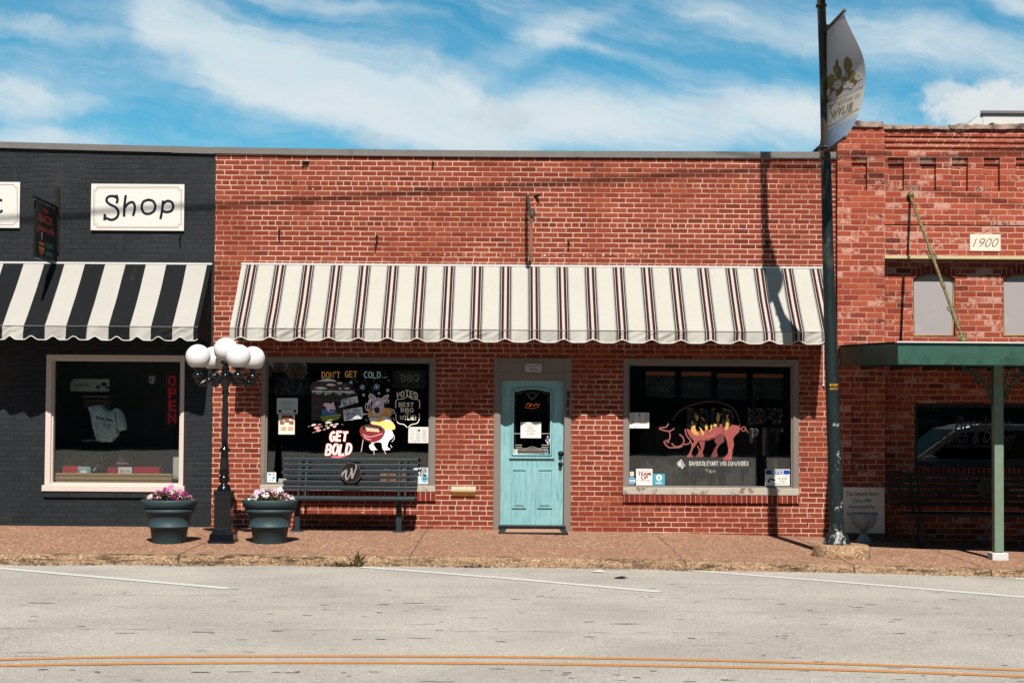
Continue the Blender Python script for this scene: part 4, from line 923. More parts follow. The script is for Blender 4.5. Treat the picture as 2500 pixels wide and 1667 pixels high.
def flowers(c, rad, label, cols, lcols, seed, h=.16):
    rn = random.Random(seed); root = thing('flowering_plant', label, 'flowers', c)
    mb = MB()
    for i in range(760):
        a = rn.uniform(0, 2*pi); r = rad*.98*math.sqrt(rn.random()); dome = 1-(r/rad)**2
        z = c[2]+rn.uniform(-.02, h*.95*(.35+.65*dome)); s = rn.uniform(.022, .05)
        p = Vector((c[0]+math.cos(a)*r, c[1]+math.sin(a)*r, z)); d = Vector((math.cos(a)+rn.uniform(-.8, .8), math.sin(a)+rn.uniform(-.8, .8), rn.uniform(-.3, 1.0))).normalized()
        w = d.cross(Vector((rn.uniform(-.5, .5), rn.uniform(-.5, .5), 1))).normalized(); nrm = d.cross(w)*.25*s
        mb.add([p, p+d*s*.5+w*s*.32+nrm, p+d*s, p+d*s*.5-w*s*.32+nrm], [(0, 1, 2, 3)], rn.choice(lcols))
    mb.build('foliage', LEAFM, root, normals=False)
    protos = []
    for ci, col in enumerate(cols):
        mb = MB(); n = 5
        for k in range(n):
            a = 2*pi*k/n+rn.uniform(-.1, .1); u = Vector((math.cos(a), math.sin(a), 0)); w = Vector((-u.y, u.x, 0)); s = .033*rn.uniform(.85, 1.15)
            cc = tuple(v*rn.uniform(.85, 1.1) for v in col[:3])+(1,)
            mb.add([(0, 0, 0), u*s*.55+w*s*.42+Vector((0, 0, .006)), u*s+w*s*.22+Vector((0, 0, .001)), u*s-w*s*.22+Vector((0, 0, -.001)), u*s*.55-w*s*.42+Vector((0, 0, .006))], [(0, 1, 2, 3, 4)], cc)
        mb.sphere((0, 0, .006), .007, 6, 4, C(226, 196, 90))
        protos.append(mb)
    made = {}
    for i in range(32):
        a = rn.uniform(0, 2*pi); r = rad*.95*math.sqrt(rn.random()); dome = 1-(r/rad)**2
        z = c[2]+h*(.10+.95*dome)*rn.uniform(.7, 1.15)
        k = rn.randrange(len(protos))
        if k not in made: o = protos[k].build('blossom', PETAL, root, normals=False); made[k] = o
        else: o = made[k].copy(); COL.objects.link(o); o.parent = root; o.matrix_parent_inverse = made[k].matrix_parent_inverse.copy()
        o.location = (c[0]+math.cos(a)*r, c[1]+math.sin(a)*r, z)
        tl = Vector((math.cos(a)*.4+rn.uniform(-.4, .4), -rn.uniform(.5, 1.3), .8)).normalized()
        o.rotation_euler = tl.to_track_quat('Z', 'Y').to_euler(); s = rn.uniform(.8, 1.25); o.scale = (s, s, s)
BRZ = [C(96, 84, 40), C(70, 78, 38), C(120, 92, 50), C(58, 60, 32), C(140, 104, 60)]
_, c, rd = make_planter(403, 'round grey green planter of magenta flowers left of the street lamp')
flowers(c, rd, 'magenta and purple flowers in the planter left of the street lamp', [C(176, 30, 120), C(150, 24, 96), C(206, 120, 190), C(120, 20, 84), C(236, 214, 220)], BRZ+[C(60, 30, 44)], 3)
_, c, rd = make_planter(651.5, 'round grey green planter of pale flowers between street lamp and bench')
flowers(c, rd, 'white and pale pink flowers in the planter beside the bench', [C(240, 236, 236), C(226, 184, 214), C(214, 170, 214), C(236, 206, 222)], BRZ, 8)

# ------------------------------------------------------------------ benches
def make_bench(x0, x1, peds, yb, zg, label, medal, mat):
    root = thing('park_bench', label, 'bench', ((x0+x1)/2, yb-.3, zg), 'slatted metal benches')
    g = lambda z: zg+z
    for i in range(6):
        t = (5-i)/5; z = .555+.36*(1-t) if False else .93-i*.0765; y = yb-.035-.11*(i/5)
        mb = MB(); mb.box(x0+i*.002, x1-i*.002, y-.018, y+.018, g(z), g(z+.052)); mb.build('back_slat', mat, root, bevel=.006)
    mb = MB()
    for i in range(8): mb.box(x0+.16, x1-.01, yb-.215-i*.058, yb-.168-i*.058, g(.448), g(.470))
    mb.box(x0+.16, x1-.01, yb-.66, yb-.632, g(.432), g(.475)); mb.build('seat', mat, root, bevel=.006)
    for p in peds:
        mb = MB(); mb.box(p-.036, p+.036, yb-.46, yb-.38, g(.0), g(.425)); mb.box(p-.085, p+.085, yb-.53, yb-.31, g(-.005), g(.010)); mb.box(p-.03, p+.03, yb-.62, yb-.2, g(.405), g(.447))
        mb.build('leg', mat, root, bevel=.005)
    for p in peds:
        for q in (-.03, .062):
            mb = MB(); mb.tube([(p+q, yb-.18, g(.42)), (p+q, yb-.15, g(.56)), (p+q, yb-.03, g(.97))], .017, 6); mb.build('back_strut', mat, root)
    if medal:
        mx, mz = at(medal[0], medal[1], yb-.17); mb = MB(); n = 40; r = medal[2]/3500*(yb-.17-CY)
        yy = yb-.172
        mb.prism_xz([(mx+r*math.cos(2*pi*i/n), mz+r*math.sin(2*pi*i/n)) for i in range(n)], yy-.012, yy); md = mb.build('medallion', simple('dark_bronze_disc', C(46, 36, 34), .35, .2), root)
        pt = Paint(on_plane(yy-.013)); k = medal[2]/25.0; cx, cy = medal[0], medal[1]; WC = C(176, 166, 164) if mat is BENCHM else C(74, 56, 54)  # letter colour dimmed to paint in the shade on the bench under the canopy
        q = lambda L: [(cx+a*k, cy+b*k) for a, b in L]
        pt.stroke(q([(-22, 9), (-21, 3), (-16, -3), (-11, -6), (-12, 2), (-13, 10), (-10, 17)]), 4.2*k, WC, 1); pt.stroke(q([(-10, 17), (-3, 6), (2, -10)]), 2.2*k, WC, 1)
        pt.stroke(q([(1, -10), (2, 2), (3, 13)]), 4.6*k, WC, 1); pt.stroke(q([(3, 13), (9, -2), (13, -14), (11, -20)]), 2.6*k, WC, 1)
        pt.stroke([(cx+24*k*math.cos(t*.2618), cy+24*k*math.sin(t*.2618)) for t in range(25)], 1.6*k, C(96, 84, 80), 0)
        pt.build('letter', ENAMEL, md)
    return root
make_bench(X(691, 1150, -.12), X(1021.5, 1150, -.12), (X(727, 1260, -.45), X(974.5, 1260, -.45)), -.05, gz(-2.2, -.5), 'slate grey slatted bench under the painted pig window', (857, 1153.5, 25), BENCHM)
make_bench(X(2162, 1190, -.5), X(2162, 1190, -.5)+2.3, (X(2247, 1260, -.9), X(2162, 1190, -.5)+1.9), -.5, gz(5.8, -.9), 'dark slatted bench in shade under the green canopy', (2410, 1190, 24), simple('shaded_bench_metal', C(16, 17, 19), .5))  # canopy shade put into the near-black metal of the second bench

# ------------------------------------------------------------------ street pole, banner, cables
PYo = -2.5
zp = at(2043, 1325, PYo)[1]
pole = thing('street_pole', 'tall dark street pole with peeling paint on a round concrete footing', 'pole', (at(2043, 1325, PYo)[0], PYo, zp))
def pp(px, py): x, z = at(px, py, PYo); return (x, PYo, z)
k = 3500/(PYo-CY)
mb = MB(); pts = [pp(2043, 1318), pp(2042.5, 1270), pp(2033.7, 1000), pp(2026.5, 790), pp(2021, 600), pp(2017, 408)]
mb.tube(pts, [18/k, 17.6/k, 16.4/k, 15/k, 13.8/k, 12.6/k], 20); mb.build('shaft', POLEM, pole)
mb = MB(); mb.tube([pp(2017, 410), pp(2016.8, 398), pp(2016.6, 396)], [13.2/k, 13.2/k, 11/k], 20)
mb.tube([pp(2016.6, 400), pp(2012, 200), pp(2005, 0), pp(1993, -400), pp(1986, -640)], [11.4/k, 10.8/k, 10.4/k, 9.8/k, 9.4/k], 20); mb.build('upper_shaft', POLEM, pole)
mb = MB(); x, _, z = pp(2043, 1327)
mb.lathe([(33/k, z), (33/k, z+.012), (31/k, z+.025), (29.5/k, z+.06), (25/k, z+.11), (20/k, z+.14), (19.5/k, z+.155), (18/k, z+.16)], (x, PYo, 0), 28); mb.build('base_casting', POLEM, pole)
gzp = gz(x, PYo)
mb = MB(); rn = random.Random(4); n = 40
zt_ = z-.002
pr = [(.345, gzp-.05), (.335, zt_-.03), (.315, zt_-.006), (.28, zt_), (.001, zt_)]
mb.lathe(pr, (x+.05, PYo-.02, 0), 44); mb.build('footing', aggregate_mat('footing_concrete', C(120, 90, 66), C(186, 152, 120), C(232, 206, 176), C(90, 70, 54), .50, .68, joints=False), pole)
def pole_face(u, v, l):                 # u across the visible face in picture units, v picture height
    cx_ = at(2031.3, 944, PYo); rad = 15.9/k+.001+l; a = u/15.9
    return (cx_[0]+rad*math.sin(a)+.0, PYo-rad*math.cos(a), at(2031, v, PYo-.08)[1])
pt = Paint(pole_face); NB = C(20, 22, 22)
for (y0_, y1_, t_) in ((935.5, 943, '1058103'), (945, 952, '3007523')):
    for i, ch_ in enumerate(t_): pt.rect(-9+i*3.4, y0_, -9+i*3.4+3.3, y1_, NB)
    for i, ch_ in enumerate(t_): pt.text(ch_, -8.5+i*3.4, y0_+.8, -6.2+i*3.4, y1_-.8, C(236, 176, 50), .03)
pt.build('pole_number', ENAMEL, pole, normals=False)
# banner rods and clamps
bT = pp(2016, 78); bB = pp(2017, 372); LB = .86
for (q, nm) in ((bT, 'banner_arm'), (bB, 'banner_arm')):
    mb = MB(); mb.tube([(q[0]-.02, PYo, q[2]), (q[0]+.02, PYo-LB-.04, q[2])], .017, 8); mb.sphere((q[0]+.02, PYo-LB-.04, q[2]), .024, 10, 8)
    for dz in (-.06, .06): mb.lathe([(.062, -.012), (.068, -.012), (.068, .012), (.062, .012)], (q[0]-.012, PYo, q[2]+dz), 20)
    mb.box(q[0]-.075, q[0]-.05, PYo-.02, PYo+.02, q[2]-.07, q[2]+.07); mb.build(nm, POLEM, pole)
def bsurf(u, v, l=0):                 # u 0..1 from the pole outwards, v 0..1 downwards
    v = min(1.0, max(0.0, v)); u = min(1.0, max(0.0, u)); env = math.sin(pi*v)
    bel = .26*(u**1.5)*max(0.0, math.sin(pi*v**1.15))
    rip = .012*math.sin(v*11+u*4)*u
    x = bT[0]+(bB[0]-bT[0])*v+bel+rip+.02*u
    y = PYo-.03-LB*u*(1-.05*env)
    z = bT[2]+(bB[2]-bT[2])*v
    return (x-l, y, z)
mb = MB(); NU, NV = 22, 60
vs = [bsurf(i/NU, j/NV) for j in range(NV+1) for i in range(NU+1)]
cols = []
for j in range(NV):
    for i in range(NU):
        v = (j+.5)/NV
        if v < .58: c_ = C(214, 208, 212)
        elif v < .80: c_ = C(238, 230, 216)
        else: c_ = C(176, 200, 226) if v > .84 else C(210, 214, 222)
        cols.append(c_)
fs = [(j*(NU+1)+i, j*(NU+1)+i+1, (j+1)*(NU+1)+i+1, (j+1)*(NU+1)+i) for j in range(NV) for i in range(NU)]
mb.add(vs, fs, smooth=True); mb.c = cols
def cloth_mat():
    m, nt, b = new_mat('banner_cloth'); a = nd(nt, 'ShaderNodeVertexColor', {'layer_name': 'paint'}).outputs[0]
    tr = nd(nt, 'ShaderNodeBsdfTranslucent', None, {0: a}); setin(nt, b, Base_Color=a, Roughness=.7)
    mx = nd(nt, 'ShaderNodeMixShader', None, {0: .28, 1: b.outputs[0], 2: tr.outputs[0]}); nt.links.new(mx.outputs[0], nt.nodes['Material Output'].inputs[0]); return m
BANM = cloth_mat()
ban = mb.build('banner', BANM, None, normals=False)
tag(ban, 'white spring banner with daisies billowing from the street pole', 'banner')
pt = Paint(lambda x, y, l: bsurf(x, y, l+.003), .00006); LF = [C(150, 122, 40), C(168, 140, 62), C(126, 104, 34)]
rn = random.Random(11)
def leaf(cx, cy, L_, w_, ang, col):
    c_, s_ = math.cos(R(ang)), math.sin(R(ang)); P = [(-1, 0), (-.5, .8), (.1, 1), (.6, .6), (1, 0), (.6, -.6), (.1, -1), (-.5, -.8)]
    pt.poly([(cx+(a*L_*c_-b*w_*s_)*1.3, cy+(a*L_*s_+b*w_*c_)*.50) for a, b in P], col)
for i, (cx, cy, L_, w_, an) in enumerate(((.10, .46, .16, .12, 75), (.22, .43, .13, .08, 50), (.42, .40, .13, .07, 85), (.66, .375, .14, .08, 95), (.35, .37, .10, .06, 60), (.40, .33, .08, .04, 100), (.22, .50, .2, .09, 140), (.55, .50, .14, .07, 60), (.15, .55, .18, .09, 150), (.38, .545, .14, .08, 160), (.72, .47, .12, .07, 70), (.75, .52, .12, .06, 120))): leaf(cx, cy, L_, w_, an, LF[i % 3])
for cx, cy, r_ in ((.08, .52, .085), (.38, .495, .10), (.27, .56, .075), (.58, .52, .08), (.86, .49, .09), (.70, .545, .06)):
    for k_ in range(10):
        a_ = 2*pi*k_/10; leaf(cx+math.cos(a_)*r_*.6, cy+math.sin(a_)*r_*.6*.36, r_*.45, r_*.18, math.degrees(a_), C(240, 232, 226))
    pt.ell(cx, cy, r_*.28, r_*.11, C(206, 164, 78))
for t0 in (.60, .585): pass
pt.stroke([(.02, .605), (.3, .61), (.55, .60), (.98, .585)], .006, C(150, 96, 96)); pt.stroke([(.02, .80), (.3, .81), (.6, .79), (.98, .76)], .006, C(150, 96, 96))
pt.stroke([(.62+.09*(1-i/30)*math.cos(i*.5), .445+.034*(1-i/30)*math.sin(i*.5)) for i in range(28)], .006, C(120, 96, 110), 0)
pt.text('Springtime in', .08, .625, .93, .67, C(150, 136, 110), .0, .2); pt.text('WYLIE', .18, .69, .82, .755, C(128, 116, 84), .01)
pt.build('print', BANM, ban, normals=False)
UPB = 1.86                               # the pole carries a second banner higher up; its shadow lies on the wall
for q in (bT, bB):
    mb = MB(); x_ = q[0]-.05; mb.tube([(x_-.02, PYo, q[2]+UPB), (x_+.02, PYo-LB-.04, q[2]+UPB)], .017, 8)
    for dz in (-.06, .06): mb.lathe([(.062, -.012), (.068, -.012), (.068, .012), (.062, .012)], (x_-.012, PYo, q[2]+UPB+dz), 20)
    mb.build('banner_arm', POLEM, pole)
dup(ban, ban.location+Vector((-.05, 0, UPB)), 'upper banner on the street pole above the first, known by its shadow')
# cables overhead (only their shadows reach the wall)
def cable(pa, pb, t, sag, label, r=.017):
    S = SUN_D/(-SUN_D.y); x0, z0 = at(*pa); x1, z1 = at(*pb); P = []
    for i in range(31):
        q = -.9+2.8*i/30; P.append((x0+(x1-x0)*q+S.x*t, -t, z0+(z1-z0)*q+S.z*t-sag*(1-(2*(q-.5))**2)*.0))
    mb = MB(); mb.tube(P, r, 6); tag(mb.build('overhead_cable', DARKM, None), label, 'cable')
cable((0, 541), (1985, 405), 5.5, 0, 'overhead cable throwing the long slanting shadow across the red brick', .020)
cable((2041, 425), (2500, 503), 5.0, 0, 'overhead cable throwing a faint shadow across the 1900 building', .012)
# ------------------------------------------------------------------ signs on the walls
INK, WHI, BLK, RED = C(26, 28, 44), C(240, 236, 228), C(24, 24, 26), C(190, 48, 44)
def board(name, label, cat, rect, Y, col, th=.02, m=ENAMEL, bevel=.002):
    """a flat board (thing) whose lettering is a child; rect in picture units"""
    x0, x1, z0, z1 = prect(*rect, Y); mb = MB(); mb.box(x0, x1, Y, Y+th, z0, z1, col)
    o = mb.build(name, m, None, bevel=bevel); tag(o, label, cat); return o
def letters(o, Y, fn, name='lettering', m=ENAMEL):
    pt = Paint(on_plane(Y-.0015)); fn(pt); return pt.build(name, m, o)
def deco(pt, x0, y0, x1, y1, r, w, col):
    P = [(x0+r, y0), (x1-r, y0)]+arc(x1, y0, r, -r, 180, 270, 6)[::1]+[(x1, y0+r), (x1, y1-r)]
    P = []
    for cx, cy, a0 in ((x0, y0, 90), (x1, y0, 180), (x1, y1, 270), (x0, y1, 0)):
        P += [(cx+r*math.cos(R(a0-90*i/6)), cy+r*math.sin(R(a0-90*i/6))) for i in range(7)]
    pt.stroke(P+[P[0]], w, col, 0)
def shop(pt):
    deco(pt, 229, 457, 443, 556, 8, 1.2, C(170, 120, 130)); deco(pt, 232, 460, 440, 553, 8, .5, C(190, 150, 156))
    w = 6.2
    pt.stroke([(284, 477), (287, 486), (285, 496)], w, INK); pt.stroke([(286, 484), (276, 479), (264, 481), (260, 490), (268, 499), (282, 506), (289, 518), (285, 531), (273, 537), (260, 533), (255, 529)], w, INK); pt.stroke([(256, 524), (255, 537)], w, INK)
    pt.stroke([(307, 478), (304, 500), (303, 528)], w, INK); pt.stroke([(304, 508), (313, 497), (324, 494), (329, 503), (328, 516), (325, 526)], w, INK)
    pt.stroke([(362, 488), (350, 493), (346, 507), (352, 520), (364, 522), (376, 515), (379, 502), (373, 491), (362, 488)], w, INK)
    pt.stroke([(398, 491), (396, 512), (392, 534)], w, INK); pt.stroke([(397, 499), (408, 491), (419, 494), (423, 505), (418, 515), (406, 518), (397, 515)], w, INK)
YS = -.012
o = board('wall_sign', 'white rectangular sign reading Shop on the charcoal brick wall', 'sign', (222, 449.5, 449.5, 563), YS-.02, WHI); letters(o, YS-.02, shop)
mb = MB()
o = board('wall_sign', 'white sign cut off by the left edge, showing the letter c', 'sign', (-180, 444, 48, 556), YS-.02, WHI)
def csign(pt):
    deco(pt, -172, 451, 42, 549, 8, 1.2, C(170, 120, 130)); pt.stroke([(4, 490), (-6, 487), (-16, 494), (-18, 506), (-11, 517), (0, 518), (5, 514)], 6.2, INK)
letters(o, YS-.02, csign)
# projecting blade sign
bxw = at(139, 520, -.03)[0]
bl = thing('blade_sign', 'black hanging cafe sign on an iron arm above the charcoal shop awning', 'sign', (bxw, -.5, 3.6))
zt, zb_ = at(139, 457)[1], at(139, 618)[1]
mb = MB(); mb.box(bxw-.03, bxw+.03, -.03, .003, zb_, zt); mb.build('wall_plate', DARKM, bl, bevel=.003)
za = at(135, 505, -.08)[1]
mb = MB(); mb.tube([(bxw, -.03, za), (bxw, -1.06, za)], .018, 8); mb.tube([(bxw, -.06, za-.02), (bxw, -.06, zb_+.05)], .015, 8); mb.build('arm', DARKM, bl)
y0s, y1s = -.94, -.13
zp1 = za-.045; zp0 = at(128, 645, -.13)[1]
mb = MB(); mb.box(bxw-.016, bxw+.016, y0s, y1s, zp0, zp1, C(24, 22, 24)); pan = mb.build('panel', ENAMEL, bl, bevel=.003)
pt = Paint(lambda u, v, l: (bxw+.017+l, y0s+(y1s-y0s)*u, zp1+(zp0-zp1)*v)); RS, TS = C(176, 66, 52), C(46, 92, 98)
pt.text('the', .33, .05, .60, .15, RS, .02); pt.text('BACK', .14, .19, .84, .34, RS, .03); pt.text('porch', .07, .38, .94, .54, RS, .03)
pt.poly([(.25, .52), (.33, .52), (.31, .66), (.27, .66)], C(170, 170, 180)); pt.ell(.29, .72, .16, .025, C(206, 124, 74)); pt.poly([(.14, .77), (.44, .77), (.40, .88), (.30, .93), (.18, .88)], C(176, 92, 50)); pt.stroke([(.16, .79), (.29, .815), (.42, .79)], .02, C(216, 140, 84))
pt.rect(.50, .66, .86, .76, TS); pt.rect(.48, .82, .86, .90, TS); pt.text('OPEN DAILY', .08, .945, .9, .985, C(60, 60, 120), .01)
pt.build('lettering', ENAMEL, pan, normals=False)
mb = MB()
for y in (y0s+.12, y1s-.12): mb.box(bxw-.006, bxw+.006, y-.015, y+.015, zp1, za)
mb.build('hanger', DARKM, bl)
# date stone, number plates, plaque
o = board('date_stone', 'small cream stone engraved 1900 in the old brick wall', 'plaque', (2368, 572, 2443, 613), -.012, C(226, 212, 194), .013, PAPER, .003)
letters(o, -.012, lambda pt: pt.text('1900', 2375, 582, 2438, 603, C(140, 110, 92), -.01, .35))
o = board('welcome_plaque', 'small white welcome plaque above the turquoise door', 'plaque', (1282, 887.5, 1323, 908), -.045, C(206, 196, 190), .03)
def wel(pt): pt.text("Sit long, talk much", 1286, 890, 1319, 896, BLK); pt.text('Welcome', 1293, 898, 1313, 905, BLK, 0, .2); [pt.ell(x, y, .8, .8, BLK, 0, 8) for x in (1284.5, 1320.5) for y in (889.5, 906)]
letters(o, -.045, wel)
# mail slot
ms = thing('mail_slot', 'cream and brass mail slot in the red brick left of the door', 'mail slot', (X(1131, 1198), 0, at(1131, 1211)[1]))
x0, x1, z0, z1 = prect(1101, 1187, 1162, 1211); zm_ = at(1131, 1200)[1]
mb = MB(); mb.box(x0, x1, -.028, .01, zm_, z1); mb.box(x0, x1, -.036, -.028, zm_+.02, zm_+.034); mb.build('flap', simple('cream_enamel', C(236, 214, 178), .4), ms, bevel=.005)
mb = MB(); mb.box(x0+.01, x1-.01, -.02, .01, z0, zm_-.001); mb.build('plate', BRASS, ms, bevel=.003)
# stone tablet and urn by the pilaster
o = board('stone_tablet', 'pale stone tablet lettered The General Store leaning on the pilaster', 'tablet', (2060, 1189, 2160, 1301), -.125, C(246, 230, 216), .045, PAPER, .004)
def gs(pt):
    tc = C(84, 68, 62); pt.text('The General Store', 2066, 1199, 2144, 1210, tc, .01); pt.text('Circa 1900', 2082, 1217, 2127, 1226, tc, .01); pt.text('Rennovated By', 2073, 1232, 2135, 1243, tc, .01); pt.text('Ga', 2067, 1249, 2078, 1258, tc, .01); pt.text('ette', 2125, 1249, 2144, 1258, tc, .01)
letters(o, -.125, gs, m=PAPER)
x0, x1, z0, z1 = prect(2060, 1301.5, 2160, 1322, -.13); mb = MB(); mb.box(x0, x1, -.14, -.075, z0, z1); tag(mb.build('plinth', simple('brown_plinth_stone', C(120, 96, 84), .85, var=.2)), 'brown stone plinth under the lettered tablet', 'plinth')
ux, uy, uz = on_ground(2113, 1326); uy += .1; uz = gz(ux, uy); k = 3500/(uy-CY)
uzf = lambda py: at(2113, py, uy)[1]
urn = thing('garden_urn', 'weathered grey stone urn in front of the lettered tablet', 'urn', (ux, uy, uz))
mb = MB(); mb.lathe([(19/k, uz-.005), (19/k, uz+.03), (15/k, uzf(1315)), (9/k, uzf(1304)), (7/k, uzf(1299)), (9/k, uzf(1297)), (9/k, uzf(1295)), (12/k, uzf(1292)), (24/k, uzf(1283)), (29/k, uzf(1272)), (30/k, uzf(1262)), (29/k, uzf(1259)), (33/k, uzf(1256)), (33.5/k, uzf(1253)), (31/k, uzf(1252)), (26/k, uzf(1258)), (.001, uzf(1262))], (ux, uy, 0), 32); mb.build('bowl', URNM, urn)
# doormat
x, y, z = on_ground(1300, 1299); x0 = at(1217, 1292, y)[0]; x1 = at(1386, 1292, y)[0]
mt = thing('door_mat', 'tan doormat with black rubber border at the turquoise door', 'mat', ((x0+x1)/2, -.3, gz(.3, -.3)))
mb = MB(); zz = gz(.3, -.3); mb.add([(x0, -.62, gz(.3, -.62)+.004), (x1, -.62, gz(.3, -.62)+.004), (x1-.02, -.05, zz+.012), (x0+.02, -.05, zz+.012), (x0, -.62, gz(.3, -.62)+.020), (x1, -.62, gz(.3, -.62)+.020), (x1-.02, -.05, zz+.026), (x0+.02, -.05, zz+.026)], [(0,3,2,1),(4,5,6,7),(0,1,5,4),(1,2,6,5),(2,3,7,6),(3,0,4,7)]); mb.build('border', simple('black_rubber', C(38, 36, 36), .7, bmp=.003), mt)
mb = MB(); mb.add([(x0+.09, -.56, gz(.3, -.56)+.024), (x1-.09, -.56, gz(.3, -.56)+.024), (x1-.11, -.11, zz+.030), (x0+.11, -.11, zz+.030)], [(0, 1, 2, 3)]); mb.build('pile', simple('tan_pile', C(196, 150, 124), .95, var=.2, scale=60, bmp=.004), mt)
# hooks, brackets and leftovers on the brick
HM = DARKM
def hook(px, py, ln, label, drop=14, eye=False):
    x, z = at(px, py); mb = MB(); dz = drop/175.8
    mb.tube([(x, .01, z), (x, -.06, z)], .012, 8); mb.box(x-.016, x+.016, -.008, .005, z-.02, z+.02)
    if eye: mb.tube([(x+.022*math.cos(a), -.06+.01*math.sin(a), z-dz*.5+dz*.5*math.sin(a+pi/2)) for a in [2*pi*i/14 for i in range(15)]], .008, 6)
    else: mb.tube(catmull([(x, -.06, z), (x+.004, -.075, z-dz*.5), (x+.006, -.06, z-dz*.9), (x+.004, -.03, z-dz)], 5), .009, 6)
    tag(mb.build('wall_hook', HM), label, 'hook')
hook(682, 566, 0, 'thin iron hook on brick above the left end of striped awning'); hook(920, 578, 0, 'iron eye hook with hanging ring above the left pig window', 28, True)
hook(1388, 590, 0, 'small iron hook on brick just right of the arm bracket', 12); hook(1872, 592, 0, 'dark round hook on brick inside the pole shadow', 14, True)
hook(440, 575, 0, 'grey hook below the Shop sign on charcoal brick', 18)
x, z = at(747, 396); mb = MB(); mb.box(x-.045, x-.025, -.05, .005, z-.035, z+.012); mb.box(x-.03, x+.045, -.05, .005, z-.01, z+.008); tag(mb.build('angle_bracket', HM, bevel=.003), 'small dark angle bracket high on the red brick below coping', 'bracket')
x, z = at(1057, 398); mb = MB(); mb.tube([(x, .01, z), (x, -.05, z)], .014, 8); mb.tube([(x, -.05, z+.01), (x, -.05, z-.03)], .009, 6); tag(mb.build('wall_bolt', HM), 'short iron bolt high on the red brick, centre left', 'bolt')
x, z = at(1311, 480); mb = MB(); mb.tube([(x-.03, .01, z-.004), (x+.02, -.06, z+.004)], .020, 10); mb.tube([(x+.02, -.06, z+.004), (x+.035, -.075, z+.006)], .012, 8); tag(mb.build('wall_bolt', HM), 'stubby iron bolt beside the top of the arm bracket', 'bolt')
br = thing('arm_bracket', 'bare iron sign arm with hooked end reaching out over the awning', 'bracket', (X(1289, 480), 0, at(1289, 480)[1]))
x, z = at(1288, 479); xe, ze = at(1299, 522, -.55)
GRNI = simple('green_grey_iron', C(66, 74, 66), .5, .2, var=.2, scale=20)
mb = MB(); mb.tube([(x, -.01, z), (x+.002, -.2, z-.055), (xe-.02, -.5, ze-.02)], .022, 6); mb.tube(catmull([(xe-.02, -.5, ze-.02), (xe-.01, -.56, ze-.055), (xe+.02, -.575, ze-.02), (xe+.03, -.56, ze+.06)], 6), .018, 6); mb.build('arm', GRNI, br)
mb = MB(); x0, x1, z0, z1 = prect(1284, 478, 1291, 500); mb.box(x0-.003, x1, -.012, .004, z0, z1); mb.sphere(((x0+x1)/2+.004, -.016, z1-.02), .014, 10, 6); mb.build('wall_plate', GRNI, br)
x0, x1, z0, z1 = prect(1292, 530, 1300, 646); mb = MB(); mb.box(x0, x1, -.016, .003, z0, z1); tag(mb.build('conduit', simple('flaking_brown_conduit', C(150, 96, 76), .7, var=.35, scale=30, dirt=C(92, 84, 66), dlo=.48, dhi=.6)), 'flat brown conduit strip on brick under the iron arm', 'conduit')
mb = MB(); x, z0 = at(2046, 400, -.02); mb.tube(catmull([(x-.022, -.012, z) for z in (5.12, 4.2, 3.3, 2.62)], 4), .008, 6); tag(mb.build('wall_cable', DARKM), 'thin cable down the joint between red shop and 1900 building', 'cable')
mb = MB(); x, z0 = at(2010, 930, -.012); mb.tube([(x, -.012, z0-.05), (x+.004, -.012, z0+.60)], .007, 6); mb.sphere((x, -.014, z0-.06), .016, 8, 6); tag(mb.build('pull_rod', WHITEP), 'thin white rod hanging beside the pole at the awning end', 'rod')

# ------------------------------------------------------------------ painting on the left window (on the outside of the glass)
GY = .075
pt = Paint(on_plane(GY-.002), .00004)
ORG, TEAL, CRM, PNK, GRYP = C(206, 158, 88), C(150, 186, 184), C(222, 214, 202), C(226, 178, 176), C(196, 178, 186)
pt.brush("DON'T", 786, 908, 830, 923, 2.6, ORG, .05); pt.brush('GET', 843, 907, 871, 921, 2.6, ORG, .05); pt.brush('COLD', 889, 908, 929, 922, 2.8, TEAL, .05)
for i in range(3): pt.ell(934+i*5, 921, 1.2, 1.2, CRM, 0, 8)
for a, b in (((880, 905), (884, 907)), ((881, 913), (886, 914)), ((936, 909), (941, 906)), ((938, 914), (944, 912))): pt.stroke([a, b], .9, C(96, 88, 84), 0)
# snow-covered brick house
RB, RB2 = C(70, 44, 42), C(56, 36, 36)
pt.poly([(757, 938), (800, 925), (830, 930), (868, 957), (758, 953)], RB); pt.poly([(760, 953), (862, 957), (836, 1020), (760, 1028)], C(32, 26, 26))
for r_ in range(5):
    for c_ in range(9): pt.ell(766+c_*11+r_*2+(r_ % 2)*5, 934+r_*5, 4.6, 1.6, RB2 if (r_+c_) % 2 else C(88, 56, 52), 4, 8)
for r_ in range(9):
    for c_ in range(3): pt.rect(760+c_*8+(r_ % 2)*3, 960+r_*7.5, 766+c_*8+(r_ % 2)*3, 965+r_*7.5, C(74, 50, 48) if (r_*c_) % 2 else C(60, 48, 48))
for r_ in range(3):
    for c_ in range(11): pt.rect(786+c_*8+(r_ % 2)*3, 957+r_*5, 791.5+c_*8+(r_ % 2)*3, 960.5+r_*5, C(66, 46, 46))
SN = C(206, 216, 222)
for P in ([(770, 932), (790, 926), (800, 924.5), (814, 927), (821, 931), (808, 930), (796, 931), (786, 930)], [(796, 940), (804, 936), (814, 938), (820, 940), (808, 942)], [(822, 935), (832, 933), (836, 935), (828, 937)], [(768, 948), (778, 944), (790, 945), (799, 949), (784, 950)], [(826, 949), (831, 946), (834, 950)], [(840, 948), (846, 946), (854, 948), (846, 950)]): pt.poly(P, SN, True)
for x in range(763, 866, 4):
    ln = 4+7*abs(math.sin(x*1.7)); pt.poly([(x-1.6, 954), (x+1.6, 954), (x+.2, 954+ln)], C(214, 224, 232))
